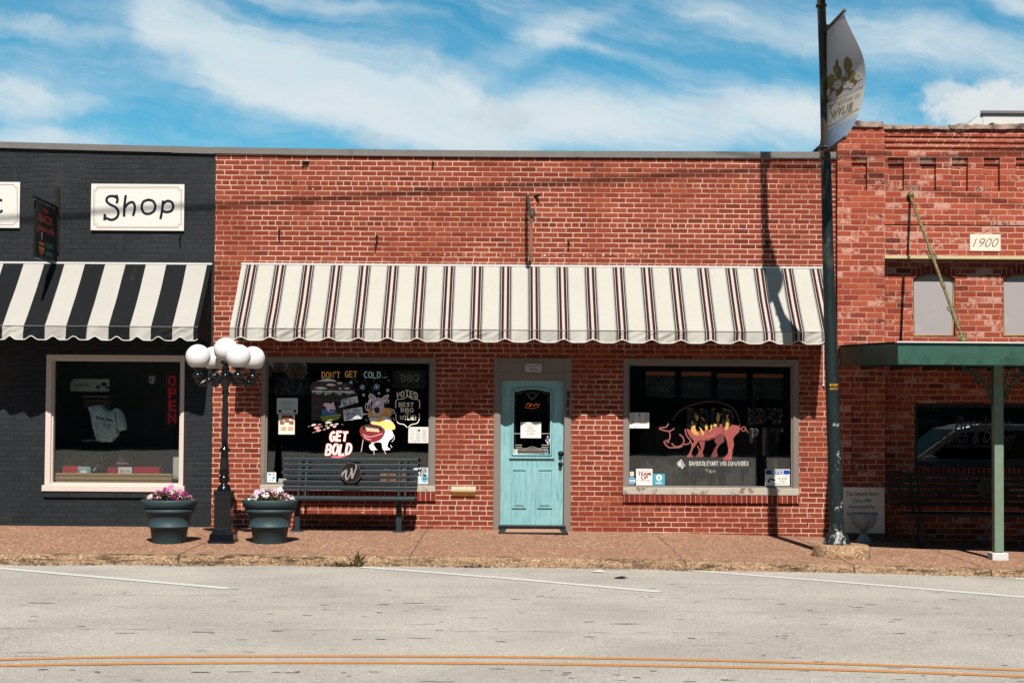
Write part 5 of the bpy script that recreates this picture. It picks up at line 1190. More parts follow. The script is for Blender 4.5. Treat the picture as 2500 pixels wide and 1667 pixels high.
pt.stroke([(762, 954), (786, 953)], 1.6, SN); pt.stroke([(802, 954), (826, 955)], 1.6, SN); pt.stroke([(834, 957), (866, 959)], 1.6, SN)
pt.frame_ = None
for q in ([(766, 974), (766, 1016)], [(786, 974), (786, 1014)], [(766, 975), (828, 977)], [(767, 994), (786, 994)], [(767, 1015), (786, 1013)]): pt.stroke(q, 2.2, C(86, 66, 58), 0)
for i in range(7): pt.stroke([(769, 979+i*2.2), (783, 979+i*2.2)], .7, C(60, 56, 54), 0)
pt.poly([(787, 978), (827, 979), (827, 1010), (787, 1012)], C(22, 20, 22))
# pig looking out of the window
pt.poly([(785, 1008), (788, 1000), (796, 998), (806, 1004), (818, 1002), (822, 1010), (818, 1014), (800, 1013), (788, 1014)], C(66, 104, 158), True)
for x, y in ((790, 1003), (796, 1006), (803, 1008), (814, 1006)): pt.stroke([(x, y), (x+1.5, y+6)], .8, C(40, 70, 120), 0)
PF, PL = C(222, 192, 200), C(50, 36, 40)
pt.poly([(795, 988), (800, 983), (807, 985), (815, 988), (818, 994), (815, 1000), (811, 1006), (803, 1004), (797, 999)], PF, True)
pt.poly([(789, 990), (792, 984), (799, 984), (798, 992), (793, 992)], PF, True); pt.poly([(808, 986), (813, 981), (815.5, 984), (814, 990)], PF, True)
pt.ell(805.5, 992, 2.6, 3.4, C(238, 230, 214)); pt.ell(812, 990.5, 2.0, 2.6, C(238, 230, 214)); pt.ell(806.5, 993, .8, 1, PL, 0, 8); pt.ell(812.5, 991, .7, .9, PL, 0, 8)
pt.ell(816, 996.5, 3.8, 3.6, C(228, 186, 192)); pt.ell(815, 996.5, .7, 1.5, PL, 0, 8); pt.ell(817.6, 996.2, .7, 1.5, PL, 0, 8)
pt.poly([(805, 1000), (810, 999), (813, 1001), (810, 1004.5), (806, 1003)], C(44, 20, 24), True)
pt.poly([(782, 1017), (832, 1010), (829, 1023), (788, 1029)], C(120, 138, 60)); pt.poly([(782, 1017), (832, 1010), (832, 1012.5), (783, 1019.5)], C(150, 168, 84))
for x in (793, 803, 812, 820): pt.stroke([(x, 1013), (x, 1019)], .8, PL, 0)
for cx, cy, rx, ry, cc in ((766, 1037, 6, 2.6, 0), (780, 1036, 5, 2, 1), (800, 1031, 6, 3, 2), (806, 1031, 4, 2, 0), (774, 1044, 7, 3.4, 3), (785, 1041, 3, 1.6, 1), (810, 1037, 5, 2.6, 2), (797, 1039, 4, 2, 1), (822, 1035, 5, 2, 0), (778, 1050.5, 6, 3, 3), (792, 1048, 4, 2, 1), (801, 1044, 4, 2.6, 2), (817, 1041, 4.5, 2.4, 0)):
    pt.ell(cx, cy, rx, ry, (C(190, 170, 160), C(120, 112, 108), C(186, 160, 156), C(206, 136, 132))[cc], -12, 12)
for q in ([(752, 1041), (758, 1040)], [(763, 1056), (771, 1053)], [(834, 1036), (838, 1036)]): pt.stroke(q, 1, C(150, 140, 136), 0)
# speech bubbles
pt.poly([(833, 975), (872, 967), (875, 982), (836, 993), (826, 995), (833, 988)], C(206, 214, 220))
pt.brush('HENRY,GET IN', 834, 973, 870, 978.5, .9, BLK, .05); pt.brush('RIGHT NOW OR', 835, 980, 868, 985.5, .9, BLK, .05); pt.brush("YOU'LL GET SICK!", 837, 985.5, 872, 990.5, .9, BLK, .05)
pt.poly([(838, 1000), (884, 993), (887, 1009), (904, 1009), (886, 1014), (885, 1021), (840, 1027.5)], C(206, 214, 220))
pt.brush('NOT NOW', 840, 997.5, 879, 1005, 1.4, BLK, .05); pt.brush("MARTHA,I'M", 840, 1007, 880, 1014, 1.2, BLK, .05); pt.brush("GRILLIN'!", 846, 1015, 882, 1023, 1.2, BLK, .05)
# snowflakes
for cx, cy, r_ in ((885, 945, 7), (919.5, 944, 8), (857.5, 933, 4), (947, 952.5, 4.2), (888, 964, 4), (925.5, 960, 3), (795, 962, 3), (831, 962, 2.4)):
    for k_ in range(4):
        a_ = pi*k_/4+.2; pt.stroke([(cx-r_*math.cos(a_), cy-r_*math.sin(a_)), (cx+r_*math.cos(a_), cy+r_*math.sin(a_))], 1.3, C(168, 190, 202), 0)
rn = random.Random(9)
for i in range(26): pt.ell(rn.uniform(840, 962), rn.uniform(926, 958), .8, .8, C(186, 200, 206), 0, 6)
# grilling pig
LG = C(204, 196, 208); YEL = C(222, 160, 72); YE2 = C(236, 196, 112)
pt.poly([(940, 1049), (956, 1050), (960, 1066), (950, 1076), (946, 1090), (953, 1096), (936, 1098), (930, 1080), (912, 1082), (918, 1096), (908, 1099), (903, 1090), (915, 1070)], C(232, 220, 222), True)
pt.poly([(899, 1009), (903, 1000), (910, 1003), (916, 1010), (928, 1012), (934, 998), (943, 995), (953, 1001), (955, 1014), (948, 1022), (958, 1030), (965, 1046), (950, 1049), (934, 1044), (905, 1033), (912, 1020), (900, 1020)], YEL, True)
pt.poly([(906, 1032), (920, 1022), (946, 1024), (960, 1032), (964, 1046), (940, 1048)], YE2, True)
for q in ([(920, 1016), (926, 1022), (924, 1030), (932, 1036)], [(940, 1002), (946, 1006), (943, 1010), (949, 1014)], [(905, 1006), (908, 1011)], [(944, 1030), (950, 1036), (948, 1042)], [(932, 1030), (936, 1036)]): pt.stroke(q, .8, C(166, 96, 40))
for a_ in range(3): pt.stroke([(950+a_*3.5, 996+a_), (956+a_*3.5, 1002), (957+a_*3.5, 1010)], .9, WHI)
pt.poly([(901, 1020), (906, 1016), (920, 1017), (922, 1024), (912, 1029), (903, 1027)], C(206, 200, 214), True); pt.poly([(932, 1015), (944, 1014), (956, 1022), (952, 1029), (940, 1026)], C(206, 200, 214), True)
for q in ([(901, 1020), (912, 1017), (921, 1018)], [(932, 1014), (944, 1015), (956, 1023)]): pt.stroke(q, 1.6, PL)
pt.poly([(912, 976), (924, 970), (934, 976), (938, 990), (934, 1004), (926, 1014), (918, 1014), (912, 1006), (908, 994)], C(194, 178, 192), True)      # head
pt.poly([(900, 966), (904, 960), (914, 965), (919, 974), (910, 980), (902, 974)], C(200, 184, 194), True); pt.poly([(929, 976), (938, 966), (950, 963), (946, 974), (936, 983)], C(200, 184, 194), True)
pt.poly([(903, 968), (906, 964), (912, 969), (914, 975)], C(176, 128, 140), True); pt.poly([(934, 976), (940, 969), (947, 967), (942, 975)], C(176, 128, 140), True)
pt.poly([(900, 976), (906, 977), (905, 984), (900, 984)], WHI, True); pt.poly([(914, 984), (925, 978), (926, 985), (918, 989)], WHI, True); pt.ell(916, 985, 1, 1.4, PL, 0, 8)
pt.stroke([(911, 982), (917, 978), (924, 974)], 1.4, PL)
pt.ell(898.5, 993, 8, 11, C(206, 186, 196), 8); pt.stroke([(898.5+8*math.cos(i*.35), 993+11*math.sin(i*.35)) for i in range(19)], .9, PL, 0); pt.ell(895, 993, 2.2, 6, PL, 4); pt.ell(901.5, 993.5, 2.4, 6.4, PL, 6)
pt.poly([(912, 998), (922, 993), (927, 999), (925, 1007), (915, 1008), (913, 1003)], C(44, 18, 22), True); pt.poly([(910, 1000), (914, 1001), (916, 1011), (912, 1012)], C(214, 206, 218), True)
for x in (941, 945, 949): pt.poly([(x-1.2, 976), (x+1.2, 975), (x, 988)], C(220, 226, 234))
# kettle grill with sausages
pt.poly([(878, 1050), (884, 1040), (904, 1036), (926, 1038), (938, 1047), (940, 1056), (932, 1070), (918, 1078), (904, 1079), (890, 1072), (881, 1062)], C(112, 34, 38), True)
pt.ell(909, 1045.5, 25, 8, C(30, 26, 26), 6)
for i in range(5): pt.poly([(893+i*6.4, 1043+i*.8), (898+i*6.4, 1043.5+i*.8), (901+i*6.4, 1052+i*.5), (895+i*6.4, 1051+i*.6)], C(222, 168, 136), True)
for i in range(6): pt.stroke([(892+i*6, 1045+i), (894+i*6, 1038+i*.6)], .8, C(110, 104, 100), 0)
pt.stroke([(886, 1060), (904, 1066), (934, 1058)], 1.8, C(216, 150, 150)); pt.stroke([(889, 1066), (897, 1071), (906, 1073)], 1.6, C(226, 170, 168))
for q in ([(887, 1073), (882, 1102)], [(911, 1079), (914, 1109)], [(929, 1073), (942, 1108)]): pt.stroke(q, 1.7, C(186, 168, 164), 0)
for q in ([(908, 1096), (913, 1097), (921, 1097)], [(940, 1097), (947, 1096), (951, 1098)]): pt.stroke(q, 1.5, WHI)
for q in ([(904, 1084), (902, 1090), (906, 1094)], [(961, 1060), (963, 1070), (957, 1078)], [(954, 1086), (957, 1092)], [(960, 1020), (963, 1026)], [(893, 1021), (896, 1028)]): pt.stroke(q, 1.0, WHI)
# GET BOLD, VOTED BEST BBQ IN WYLIE!
EDG = C(170, 84, 72)
pt.brush('GET', 807, 1054, 848, 1075, 4.2, WHI, .06, 3, EDG); pt.brush('BOLD', 797, 1084, 858, 1108, 4.4, WHI, .06, 4, EDG)
pt.poly([(810, 1113), (830, 1113), (848, 1109), (847, 1112), (830, 1117), (811, 1116)], C(214, 110, 110), True)
for i, ch_ in enumerate('VOTED'): pt.brush(ch_, 968+i*11, 957+abs(i-2)*2.4-4, 975.5+i*11, 968+abs(i-2)*2.4-2, 2.2, CRM, 0, (i-2)*-1.6)
pt.brush('BEST', 974, 983, 1010, 992, 1.7, CRM, .05); pt.brush('BBQ', 979, 996, 1009, 1005, 1.7, CRM, .05); pt.brush('IN', 991, 1007.5, 999, 1012, 1.2, CRM); pt.brush('WYLIE!', 977, 1014, 1016, 1024, 1.9, CRM, .05)
for s_ in (-1, 1):
    mx_ = 995.5; pt.stroke([(mx_+s_*29, 996), (mx_+s_*29, 980), (mx_+s_*24, 975), (mx_+s_*10, 973), (mx_, 966)], 1.8, CRM)
    pt.stroke([(mx_+s_*28.5, 1009), (mx_+s_*28, 1024), (mx_+s_*22, 1033), (mx_+s_*9, 1036), (mx_+s_*1.5, 1043)], 1.8, CRM)
pt.build('window_painting', PAINT, wl)

# ------------------------------------------------------------------ painting on the right window
pt = Paint(on_plane(GY-.002), .00004)
PG, PG2, PG3 = C(172, 88, 84), C(150, 78, 76), C(124, 66, 66)
pt.poly([(1676, 1046), (1690, 1050), (1706, 1052), (1730, 1049), (1750, 1040), (1764, 1034), (1785, 1036), (1806, 1041), (1804, 1054), (1796, 1062), (1790, 1072), (1792, 1084), (1789, 1098), (1787, 1112), (1786, 1122), (1768, 1123), (1766, 1118), (1776, 1108), (1778, 1096), (1774, 1078), (1766, 1064), (1750, 1066), (1726, 1074), (1708, 1075), (1700, 1084), (1692, 1096), (1688, 1108), (1692, 1114), (1684, 1116), (1678, 1115), (1688, 1098), (1692, 1082), (1694, 1076), (1682, 1062)], PG, True)
pt.poly([(1706, 1076), (1720, 1074), (1719, 1092), (1715, 1104), (1718, 1114), (1702, 1115), (1700, 1111), (1708, 1104), (1711, 1092), (1708, 1084)], PG2, True)
pt.poly([(1746, 1066), (1762, 1058), (1768, 1076), (1757, 1086), (1750, 1100), (1752, 1114), (1736, 1115), (1738, 1108), (1746, 1092), (1750, 1084), (1745, 1078)], PG3, True)
pt.stroke([(1706, 1077), (1725, 1076), (1745, 1070), (1762, 1058)], 1.4, C(70, 50, 50)); pt.stroke([(1764, 1038), (1766, 1056), (1774, 1076), (1776, 1088)], 1.6, C(60, 40, 42)); pt.stroke([(1781, 1096), (1783, 1110), (1781, 1120)], 1.2, C(208, 140, 132)); pt.stroke([(1700, 1060), (1720, 1066), (1745, 1060)], 2.0, C(196, 112, 106))
ol = C(158, 96, 92)
for q, w in (([(1632, 1034), (1626, 1042), (1612, 1044), (1611, 1047), (1620, 1050), (1634, 1052), (1646, 1046)], 3.2), ([(1634, 1052), (1636, 1062), (1634, 1072), (1628, 1080)], 3), ([(1621, 1078), (1626, 1086), (1634, 1092), (1645, 1092), (1656, 1092), (1666, 1088)], 3.4), ([(1621, 1078), (1628, 1074), (1634, 1080)], 2.4), ([(1640, 1082), (1650, 1090), (1664, 1086), (1670, 1076), (1666, 1066), (1659, 1060)], 3.2), ([(1670, 1085), (1682, 1082), (1686, 1074)], 3), ([(1673, 1048), (1676, 1062), (1686, 1076), (1690, 1090), (1684, 1106), (1678, 1114)], 3.2), ([(1703, 1088), (1707, 1098), (1706, 1108)], 2.6)): pt.stroke(q, w, ol)
pt.stroke([(1642, 1026), (1656, 1006), (1680, 992), (1710, 983), (1740, 980), (1770, 986), (1790, 997), (1800, 1012), (1805, 1030), (1806, 1040)], 3.0, C(96, 58, 56))
pt.stroke([(1808, 1046), (1814, 1052), (1820, 1048), (1818, 1042), (1812, 1043), (1811, 1050)], 2.4, ol); pt.stroke([(1820, 1044), (1824, 1052), (1826, 1056)], 2.0, ol)
DK = C(12, 11, 12); GOLD = C(222, 176, 92)
for t_, x0, x1 in (('B', 1677, 1702), ('O', 1706, 1731), ('L', 1736, 1757), ('D', 1763, 1793), ('B', 1825, 1846), ('B', 1850, 1872), ('Q', 1876, 1910)):
    pt.text(t_, x0, 997, x1, 1042 if x0 < 1800 else 1036, DK, .06)
for t_, x0, x1 in (('P', 1830, 1852), ('I', 1862, 1876), ('T', 1884, 1912)): pt.text(t_, x0, 1044, x1, 1112 if t_ == 'I' else 1080, C(20, 19, 20), .06)
for q in ([(1678, 998), (1688, 998)], [(1708, 1000), (1716, 997)], [(1737, 998), (1747, 998)], [(1764, 998), (1786, 1003)], [(1788, 1014), (1790, 1020)], [(1826, 996), (1831, 1002)], [(1846, 996), (1850, 1002)], [(1856, 997), (1859, 1002)], [(1872, 997), (1878, 998)], [(1888, 998), (1894, 997)], [(1904, 998), (1909, 1004)], [(1828, 1028), (1831, 1020)], [(1846, 1034), (1849, 1028)], [(1856, 1032), (1858, 1024)], [(1874, 1016), (1878, 1020)], [(1886, 1012), (1892, 1010)], [(1888, 1034), (1892, 1028)], [(1900, 1026), (1908, 1030)], [(1910, 1012), (1906, 1016)], [(1846, 1016), (1850, 1018)]): pt.stroke(q, 1.3, C(176, 138, 84), 0)
for q in ([(1832, 1046), (1840, 1048)], [(1838, 1050), (1838, 1068)], [(1870, 1050), (1870, 1070)], [(1884, 1048), (1884, 1054)], [(1908, 1048), (1909, 1054)], [(1846, 1046), (1852, 1052)]): pt.stroke(q, 1.2, C(110, 120, 128), 0)
for P in ([(1690, 1040), (1687, 1046), (1690, 1056), (1698, 1062), (1707, 1060), (1702, 1054), (1698, 1046), (1697, 1038)], [(1707, 1041), (1712, 1046), (1719, 1056), (1717, 1062), (1713, 1060), (1710, 1050)], [(1723, 1034), (1727, 1036), (1728, 1047), (1723, 1050), (1721, 1042)], [(1731, 1053), (1735, 1046), (1734, 1038), (1738, 1034), (1739, 1044), (1736, 1050)], [(1752, 1006), (1758, 1016), (1754, 1028), (1749, 1026), (1750, 1014)], [(1780, 1010), (1777, 1018), (1781, 1028), (1776, 1048), (1770, 1048), (1772, 1036), (1774, 1024), (1773, 1014)], [(1690, 1026), (1693, 1032), (1690, 1036), (1688, 1032)], [(1712, 1016), (1720, 1024), (1721, 1028), (1715, 1024)], [(1702, 1012), (1699, 1018), (1703, 1028), (1705, 1016)], [(1744, 1034), (1750, 1036), (1748, 1042), (1741, 1040)]): pt.poly(P, GOLD, True)
for q in ([(1700, 1008), (1697, 1016), (1702, 1026)], [(1757, 1012), (1762, 1010)]): pt.stroke(q, 1.6, GOLD)
pt.brush('DAVIDCOLEYART.WIX.COM/INDEX', 1683, 1126, 1827, 1136, 1.2, WHI, .05)
ap_ = Paint(on_plane(GY-.0032)); 
def rotbrush(t, cx, cy, w, h, ang, lw):
    p0 = len(pt.v); old_fn = pt.fn; c_, s_ = math.cos(R(ang)), math.sin(R(ang))
    pt.fn = lambda x, y, l: old_fn(cx+(x*c_-y*s_), cy+(x*s_+y*c_), l)
    pt.brush(t, -w/2, -h/2, w/2, h/2, lw, WHI); pt.fn = old_fn
rotbrush('ART', 1661, 1130, 15, 10, -38, 2.0); rotbrush('BY:', 1668, 1137, 12, 6, -38, 1.5)
for q in ([(1722, 1145), (1727, 1146), (1725, 1150)], [(1732, 1146), (1732, 1154)], [(1737, 1147), (1734, 1151), (1738, 1154)], [(1744, 1147), (1741, 1150), (1744, 1153)], [(1745, 1151), (1748, 1150)]): pt.stroke(q, 1.2, C(196, 192, 188))
pt.build('window_painting', PAINT_DULL, wr)

# ------------------------------------------------------------------ notices and stickers on the glass
def sheet_of(name, label, rect, col, fn, Y=GY-.006, cat='notice'):
    o = board(name, label, cat, rect, Y, col, .0015, PAPER, 0)
    if fn: letters(o, Y, fn, 'print', PAPER)
    return o
TX = C(96, 92, 92)
def fake(pt, rows, col=TX, h=1.5):
    for y, x0, x1 in rows:
        x = x0; q = random.Random(int(y*10))
        while x < x1-1:
            w = q.uniform(1.2, 4.0); pt.rect(x, y, min(x+w, x1), y+h, col); x += w+.9
def pick(pt):
    pt.text('Picking up an order?', 688, 979, 715, 983.5, BLK); pt.text('You may call and let us know that', 680, 985.5, 722, 989.5, BLK); pt.text('you are here!', 693, 991, 710, 995, BLK); pt.text('(972) 429-9669', 690, 996.5, 712, 1000, BLK)
    pt.rect(680, 1000, 686.5, 1006.5, INK); pt.rect(717, 1000, 723, 1006.5, INK)
sheet_of('paper_notice', 'pale blue notice about order pick up on the left pig window', (676, 971.5, 727, 1010), C(190, 206, 208), pick)
def five(pt):
    pt.rect(687, 1013, 715, 1021, C(150, 98, 74)); pt.text('PATIO', 690, 1015, 712, 1019, C(90, 50, 40))
    for x, y in ((683, 1027), (695, 1022), (706, 1027)): pt.rect(x, y, x+11, y+9, C(146, 96, 70))
    for x in (686, 703): pt.rect(x, 1041, x+13, 1051, C(214, 178, 140)); fake(pt, [(1043, x+1, x+12), (1046, x+1, x+12), (1049, x+1, x+12)], C(180, 136, 100), 1)
sheet_of('paper_notice', 'white notice with brown boxes below the pale blue notice', (680, 1011, 719.5, 1060), C(232, 224, 212), five)
def menu(pt):
    for c_ in range(3): fake(pt, [(1048+i*3.4, 1001+c_*15, 1012+c_*15) for i in range(9)], C(186, 182, 178), 1)
    pt.rect(1021, 1047, 1025, 1052, C(80, 60, 60)); pt.ell(1014, 1077, 1, 1, BLK, 0, 8)
sheet_of('paper_menu', 'white menu sheet at the right edge of left pig window', (997, 1042, 1047, 1081), C(228, 222, 216), menu)
def cards(pt): pt.rect(655, 1156, 661, 1159, C(60, 80, 140)); pt.ell(667, 1158, 2, 1.6, C(210, 80, 50)); pt.ell(670, 1158, 2, 1.6, C(226, 160, 60)); pt.rect(665, 1163, 671, 1169, C(90, 170, 206)); fake(pt, [(1162, 655, 662), (1166, 655, 661)], C(170, 180, 190), 1); pt.rect(656, 1171, 659, 1173, C(60, 60, 80)); pt.rect(664, 1171, 666, 1173, C(60, 60, 80))
sheet_of('card_sticker', 'square white payment card sticker in lower left window corner', (652, 1152.5, 674, 1177), C(222, 232, 232), cards, cat='sticker')
def milk(pt): pt.text('Milk', 1018, 1142, 1044, 1154, BLK, .01, .4); [pt.rect(1021+i*4, 1155, 1023+i*4, 1162, BLK) for i in range(4)]; pt.ell(1037, 1168, 8, 9, C(120, 180, 200)); pt.rect(1033, 1157, 1041, 1163, C(50, 60, 70)); pt.rect(1032, 1166, 1042, 1171, C(70, 110, 130))
sheet_of('advert_card', 'blue and white advert card behind right end of the bench', (1010, 1141, 1047, 1181), C(206, 216, 220), milk)
def wmenu(pt): [fake(pt, [(1010+i*2.6, 1541+c_*16, 1551+c_*16) for i in range(9)], C(136, 136, 140), 1) for c_ in range(3)]; pt.rect(1559, 1010, 1562, 1015, C(70, 60, 60)); pt.ell(1551, 1041, 1, 1, BLK, 0, 8)
sheet_of('paper_menu', 'white menu sheet at the left edge of right pig window', (1535, 1007, 1585, 1045), C(226, 224, 222), wmenu)
def team(pt): fake(pt, [(1148, 1557, 1588)], TX, 1.2); pt.text('TEAM', 1557, 1152, 1589, 1160.5, C(150, 34, 40), .03); pt.text('UP', 1565, 1161.5, 1582, 1169.5, C(150, 34, 40), .03); pt.text('TO FIGHT HUNGER', 1563, 1171, 1588, 1174, INK); pt.rect(1555, 1171, 1557, 1173, C(60, 90, 160))
sheet_of('window_sticker', 'white TEAM UP sticker with dark red letters in right window', (1553, 1144, 1593, 1184), C(232, 226, 222), team, cat='sticker')
def here(pt): pt.ell(1609, 1165.5, 7.5, 7.5, WHI); pt.ell(1609, 1165.5, 3, 3, C(70, 160, 180)); pt.text('HERE', 1601, 1176, 1616, 1181, WHI, .02)
sheet_of('window_sticker', 'turquoise HERE sticker with white ring in right window', (1594.5, 1156, 1623, 1184), C(72, 158, 178), here, cat='sticker')
def notice(pt):
    pt.rect(1867, 1144, 1929, 1186, C(70, 76, 86)); pt.rect(1868.2, 1145.2, 1927.8, 1184.8, WHI); pt.poly([(1872, 1147)]+[(1925, 1147)]+arc(1925, 1152.5, 3, 5.5, -80, 80, 6)+[(1872, 1158)]+arc(1872, 1152.5, 3, 5.5, 100, 260, 6), C(30, 66, 150))
    pt.text('NOTICE', 1884, 1148.6, 1914, 1156.6, WHI, .02, .1); pt.text('THIS AREA IS UNDER', 1886, 1160, 1924, 1163.5, TX); pt.text('24 HOUR', 1899, 1165, 1922, 1170.5, BLK, .02); pt.text('VIDEO', 1903, 1172, 1920, 1177, BLK, .01); pt.text('SURVEILLANCE', 1888, 1178.5, 1923, 1183, BLK, .01)
    pt.poly([(1879, 1166), (1893, 1170), (1892, 1174), (1877, 1170)], BLK); pt.poly([(1874, 1169), (1882, 1174), (1875, 1178)], BLK)
sheet_of('warning_sign', 'white NOTICE video surveillance sign with blue header in window corner', (1867, 1144, 1929, 1186), WHI, notice, cat='sign')
def rnd_(pt): pt.ell(1542.5, 1173, 9, 9, C(206, 214, 220)); pt.ell(1542.5, 1173, 8, 8, C(60, 150, 190)); pt.rect(1535, 1171, 1550, 1175.5, C(220, 226, 230)); pt.text('CHOICE', 1536, 1172, 1549, 1174.5, INK)
mb = MB(); cx, cz = at(1542.5, 1173, GY-.006); mb.prism_xz([(cx+.050*math.cos(2*pi*i/24), cz+.050*math.sin(2*pi*i/24)) for i in range(24)], GY-.006, GY-.0045, C(206, 214, 220)); o = tag(mb.build('round_sticker', PAPER), 'small round blue sticker in lower left corner of right window', 'sticker'); letters(o, GY-.006, rnd_, 'print', PAPER)
sheet_of('window_sticker', 'tiny white square sticker above the round blue sticker', (1538, 1151, 1547.5, 1161.5), C(224, 214, 206), lambda pt: (pt.rect(1541, 1154, 1542.5, 1156, TX), pt.rect(1544, 1154, 1545, 1156, TX)), cat='sticker')
DGY = DY+.018
def hours(pt):
    for i, (t_, a, b) in enumerate((('We are currently closed for', 1281, 1311), ('Dine In and open for To Go', 1280, 1311), ('Orders', 1290, 1300), ('Catering', 1287, 1304), ('Tuesday thru Saturday', 1283, 1309), ('11 am to 8 pm', 1288, 1305), ('(972) 429-9669', 1287, 1305))): pt.text(t_, a, 1034+i*4, b, 1037+i*4, TX)
sheet_of('paper_notice', 'white hours notice taped inside the turquoise door glass', (1271, 1030, 1321, 1069), C(230, 226, 220), hours, DGY)
def texas(pt):
    T = [(1336, 1066), (1340, 1066), (1340, 1071), (1346, 1072.5), (1345, 1077), (1341, 1080), (1338.5, 1084), (1335, 1078), (1332, 1074), (1336, 1073)]
    pt.poly([(x+(x-1339)*.18, y+(y-1075)*.18) for x, y in T], WHI); pt.poly(T[:3]+[(1339, 1078), (1335, 1078), (1332, 1074), (1336, 1073)], C(40, 76, 150)); pt.poly([(1340, 1077), (1345, 1077), (1341, 1080), (1338.5, 1084), (1337, 1080)], C(190, 50, 54))
pt = Paint(on_plane(DGY)); texas(pt); tag(pt.build('state_sticker', PAPER), 'small red white and blue Texas shaped sticker on door glass', 'sticker')
sheet_of('window_sticker', 'small white sticker at bottom left of door glass', (1253, 1096, 1263, 1108), C(226, 224, 218), lambda pt: (pt.rect(1256, 1098, 1260, 1100, TX), pt.rect(1256, 1103, 1260, 1105, TX)), DGY, 'sticker')
sheet_of('window_sticker', 'blue grey sticker at bottom right of door glass', (1330, 1096, 1338.5, 1109), C(120, 140, 146), lambda pt: pt.rect(1332, 1099, 1336, 1103, INK), DGY, 'sticker')
# ------------------------------------------------------------------ inside the shops
for t_, rc, lb, tx in (('PULLED PORK', (1577, 905, 1648, 970), 'left', [('PULLED', 1579, 925, 1644, 938), ('PORK', 1589, 943, 1634, 957)]), ('RIBS', (1664, 906, 1736, 972), '', [('RIBS', 1680, 936, 1718, 949)]), ('BRISKET', (1751, 910, 1822, 974), '', [('BRISKET', 1752, 940, 1821, 952)]), ('SAUSAGE', (1838, 911, 1912, 976), '', [('SAUSAGE', 1840, 941, 1910, 953)])):
    Yh = .30
    o = board('menu_board', 'dark hanging menu board reading %s behind the right window' % t_, 'menu board', rc, Yh, C(38, 36, 36), .012); o['group'] = 'menu boards behind the right window'
    letters(o, Yh, lambda pt: [pt.brush(a, x0, y0, x1, y1, 2.3, C(92, 90, 90), .03) for a, x0, y0, x1, y1 in tx])
    x0, x1, z0, z1 = prect(rc[0], rc[1]+2, rc[2], rc[1]+11, Yh-.01); mb = MB(); mb.box(x0, x1, Yh-.014, Yh-.001, z0, z1); mb.build('top_strip', simple('orange_strip', C(226, 130, 84), .6, var=.05), o)
o = board('open_sign', 'dark unlit OPEN sign hung on a wire in left pig window', 'sign', (672, 921, 757, 965), .22, C(36, 36, 40), .03)
letters(o, .22, lambda pt: (pt.brush('OPEN', 686, 934, 745, 953, 3.0, C(62, 62, 68)), pt.stroke([(676, 925), (753, 925), (753, 961), (676, 961), (676, 925)], .8, C(60, 62, 70), 0)))
pt = Paint(on_plane(.225)); pt.stroke([(694, 920), (715, 890), (732, 920)], .9, C(120, 116, 110), 0); pt.build('hanging_wire', ENAMEL, o)
o = board('neon_sign', 'unlit BBQ neon sign with pig outline in top window corner', 'sign', (958, 903, 1040, 948), .18, C(52, 46, 46), .02)
def bbq(pt):
    q = C(150, 140, 134); pt.brush('BBQ', 980, 915, 1021, 930, 3.2, C(186, 176, 156))
    pt.stroke([(972, 923), (978, 914), (990, 909), (1005, 908), (1018, 911), (1024, 918), (1025, 927), (1020, 932), (1020, 944), (1014, 944), (1010, 934), (996, 935), (993, 944), (986, 944), (985, 933), (975, 932), (970, 929), (972, 923)], 1.2, q); pt.stroke([(1024, 914), (1027, 912), (1026, 916)], 1, q)
letters(o, .18, bbq)
# neon glow sign deep behind the door glass
m, nt, b = new_mat('neon_tube'); setin(nt, b, Base_Color=(.8, .2, .05, 1), Emission_Color=(1, .22, .05, 1), Emission_Strength=.25)
pt = Paint(on_plane(1.2)); pt.stroke([(1284, 990), (1290, 984), (1296, 988), (1292, 992), (1299, 986), (1304, 991), (1309, 985), (1313, 990), (1318, 985)], 1.5, C(255, 90, 30)); pt.stroke([(1281, 994), (1300, 997), (1316, 993)], .9, C(255, 90, 30))
pt.v = [v for v in pt.v]; tag(pt.build('neon_script', m), 'orange glowing neon script seen dimly through door glass', 'neon sign')
# dark pleated curtain behind the right window, ledge goods behind the bench
mb = MB(); x0, x1, z0, z1 = prect(1562, 1040, 1900, 1190, .55); n = 160
vs = [(x0+(x1-x0)*i/n, .55+.02*math.sin(i*.55)+.008*math.sin(i*1.7), z) for z in (z0, z1) for i in range(n+1)]
mb.add(vs, [(i, i+1, n+2+i, n+1+i) for i in range(n)], smooth=True); tag(mb.build('curtain', simple('dark_curtain', C(74, 70, 66), .95, var=.15)), 'dark pleated half curtain behind the painted pig window', 'curtain')
def shelf(rect, Y, d, label):
    x0, x1, z0, z1 = prect(*rect, Y); mb = MB(); mb.box(x0, x1, Y, Y+d, z0, z1); tag(mb.build('window_ledge', SILLW, bevel=.004), label, 'ledge'); return z1
zs_ = shelf((655, 1180, 1046, 1190), .13, .35, 'pale inner ledge behind the left pig window')
rn = random.Random(21); first = None
for i, px in enumerate((932, 940, 947, 955, 963, 976, 985)):
    x = at(px, 1160, .25)[0]; hgt = rn.uniform(.17, .22)
    mb = MB(); mb.lathe([(.026, zs_), (.027, zs_+.01), (.027, zs_+hgt*.62), (.014, zs_+hgt*.78), (.012, zs_+hgt*.86)], (x, .25, 0), 14)
    o = mb.build('sauce_bottle', simple('sauce_%d' % i, (C(226, 140, 40), C(232, 168, 60), C(176, 60, 36))[i % 3], .3), None); tag(o, 'amber sauce bottle on the ledge behind the bench slats', 'bottle', 'sauce bottles on the window ledge')
    mb = MB(); mb.lathe([(.014, zs_+hgt*.86), (.014, zs_+hgt)], (x, .25, 0), 12); mb.build('cap', WHITEP, o)
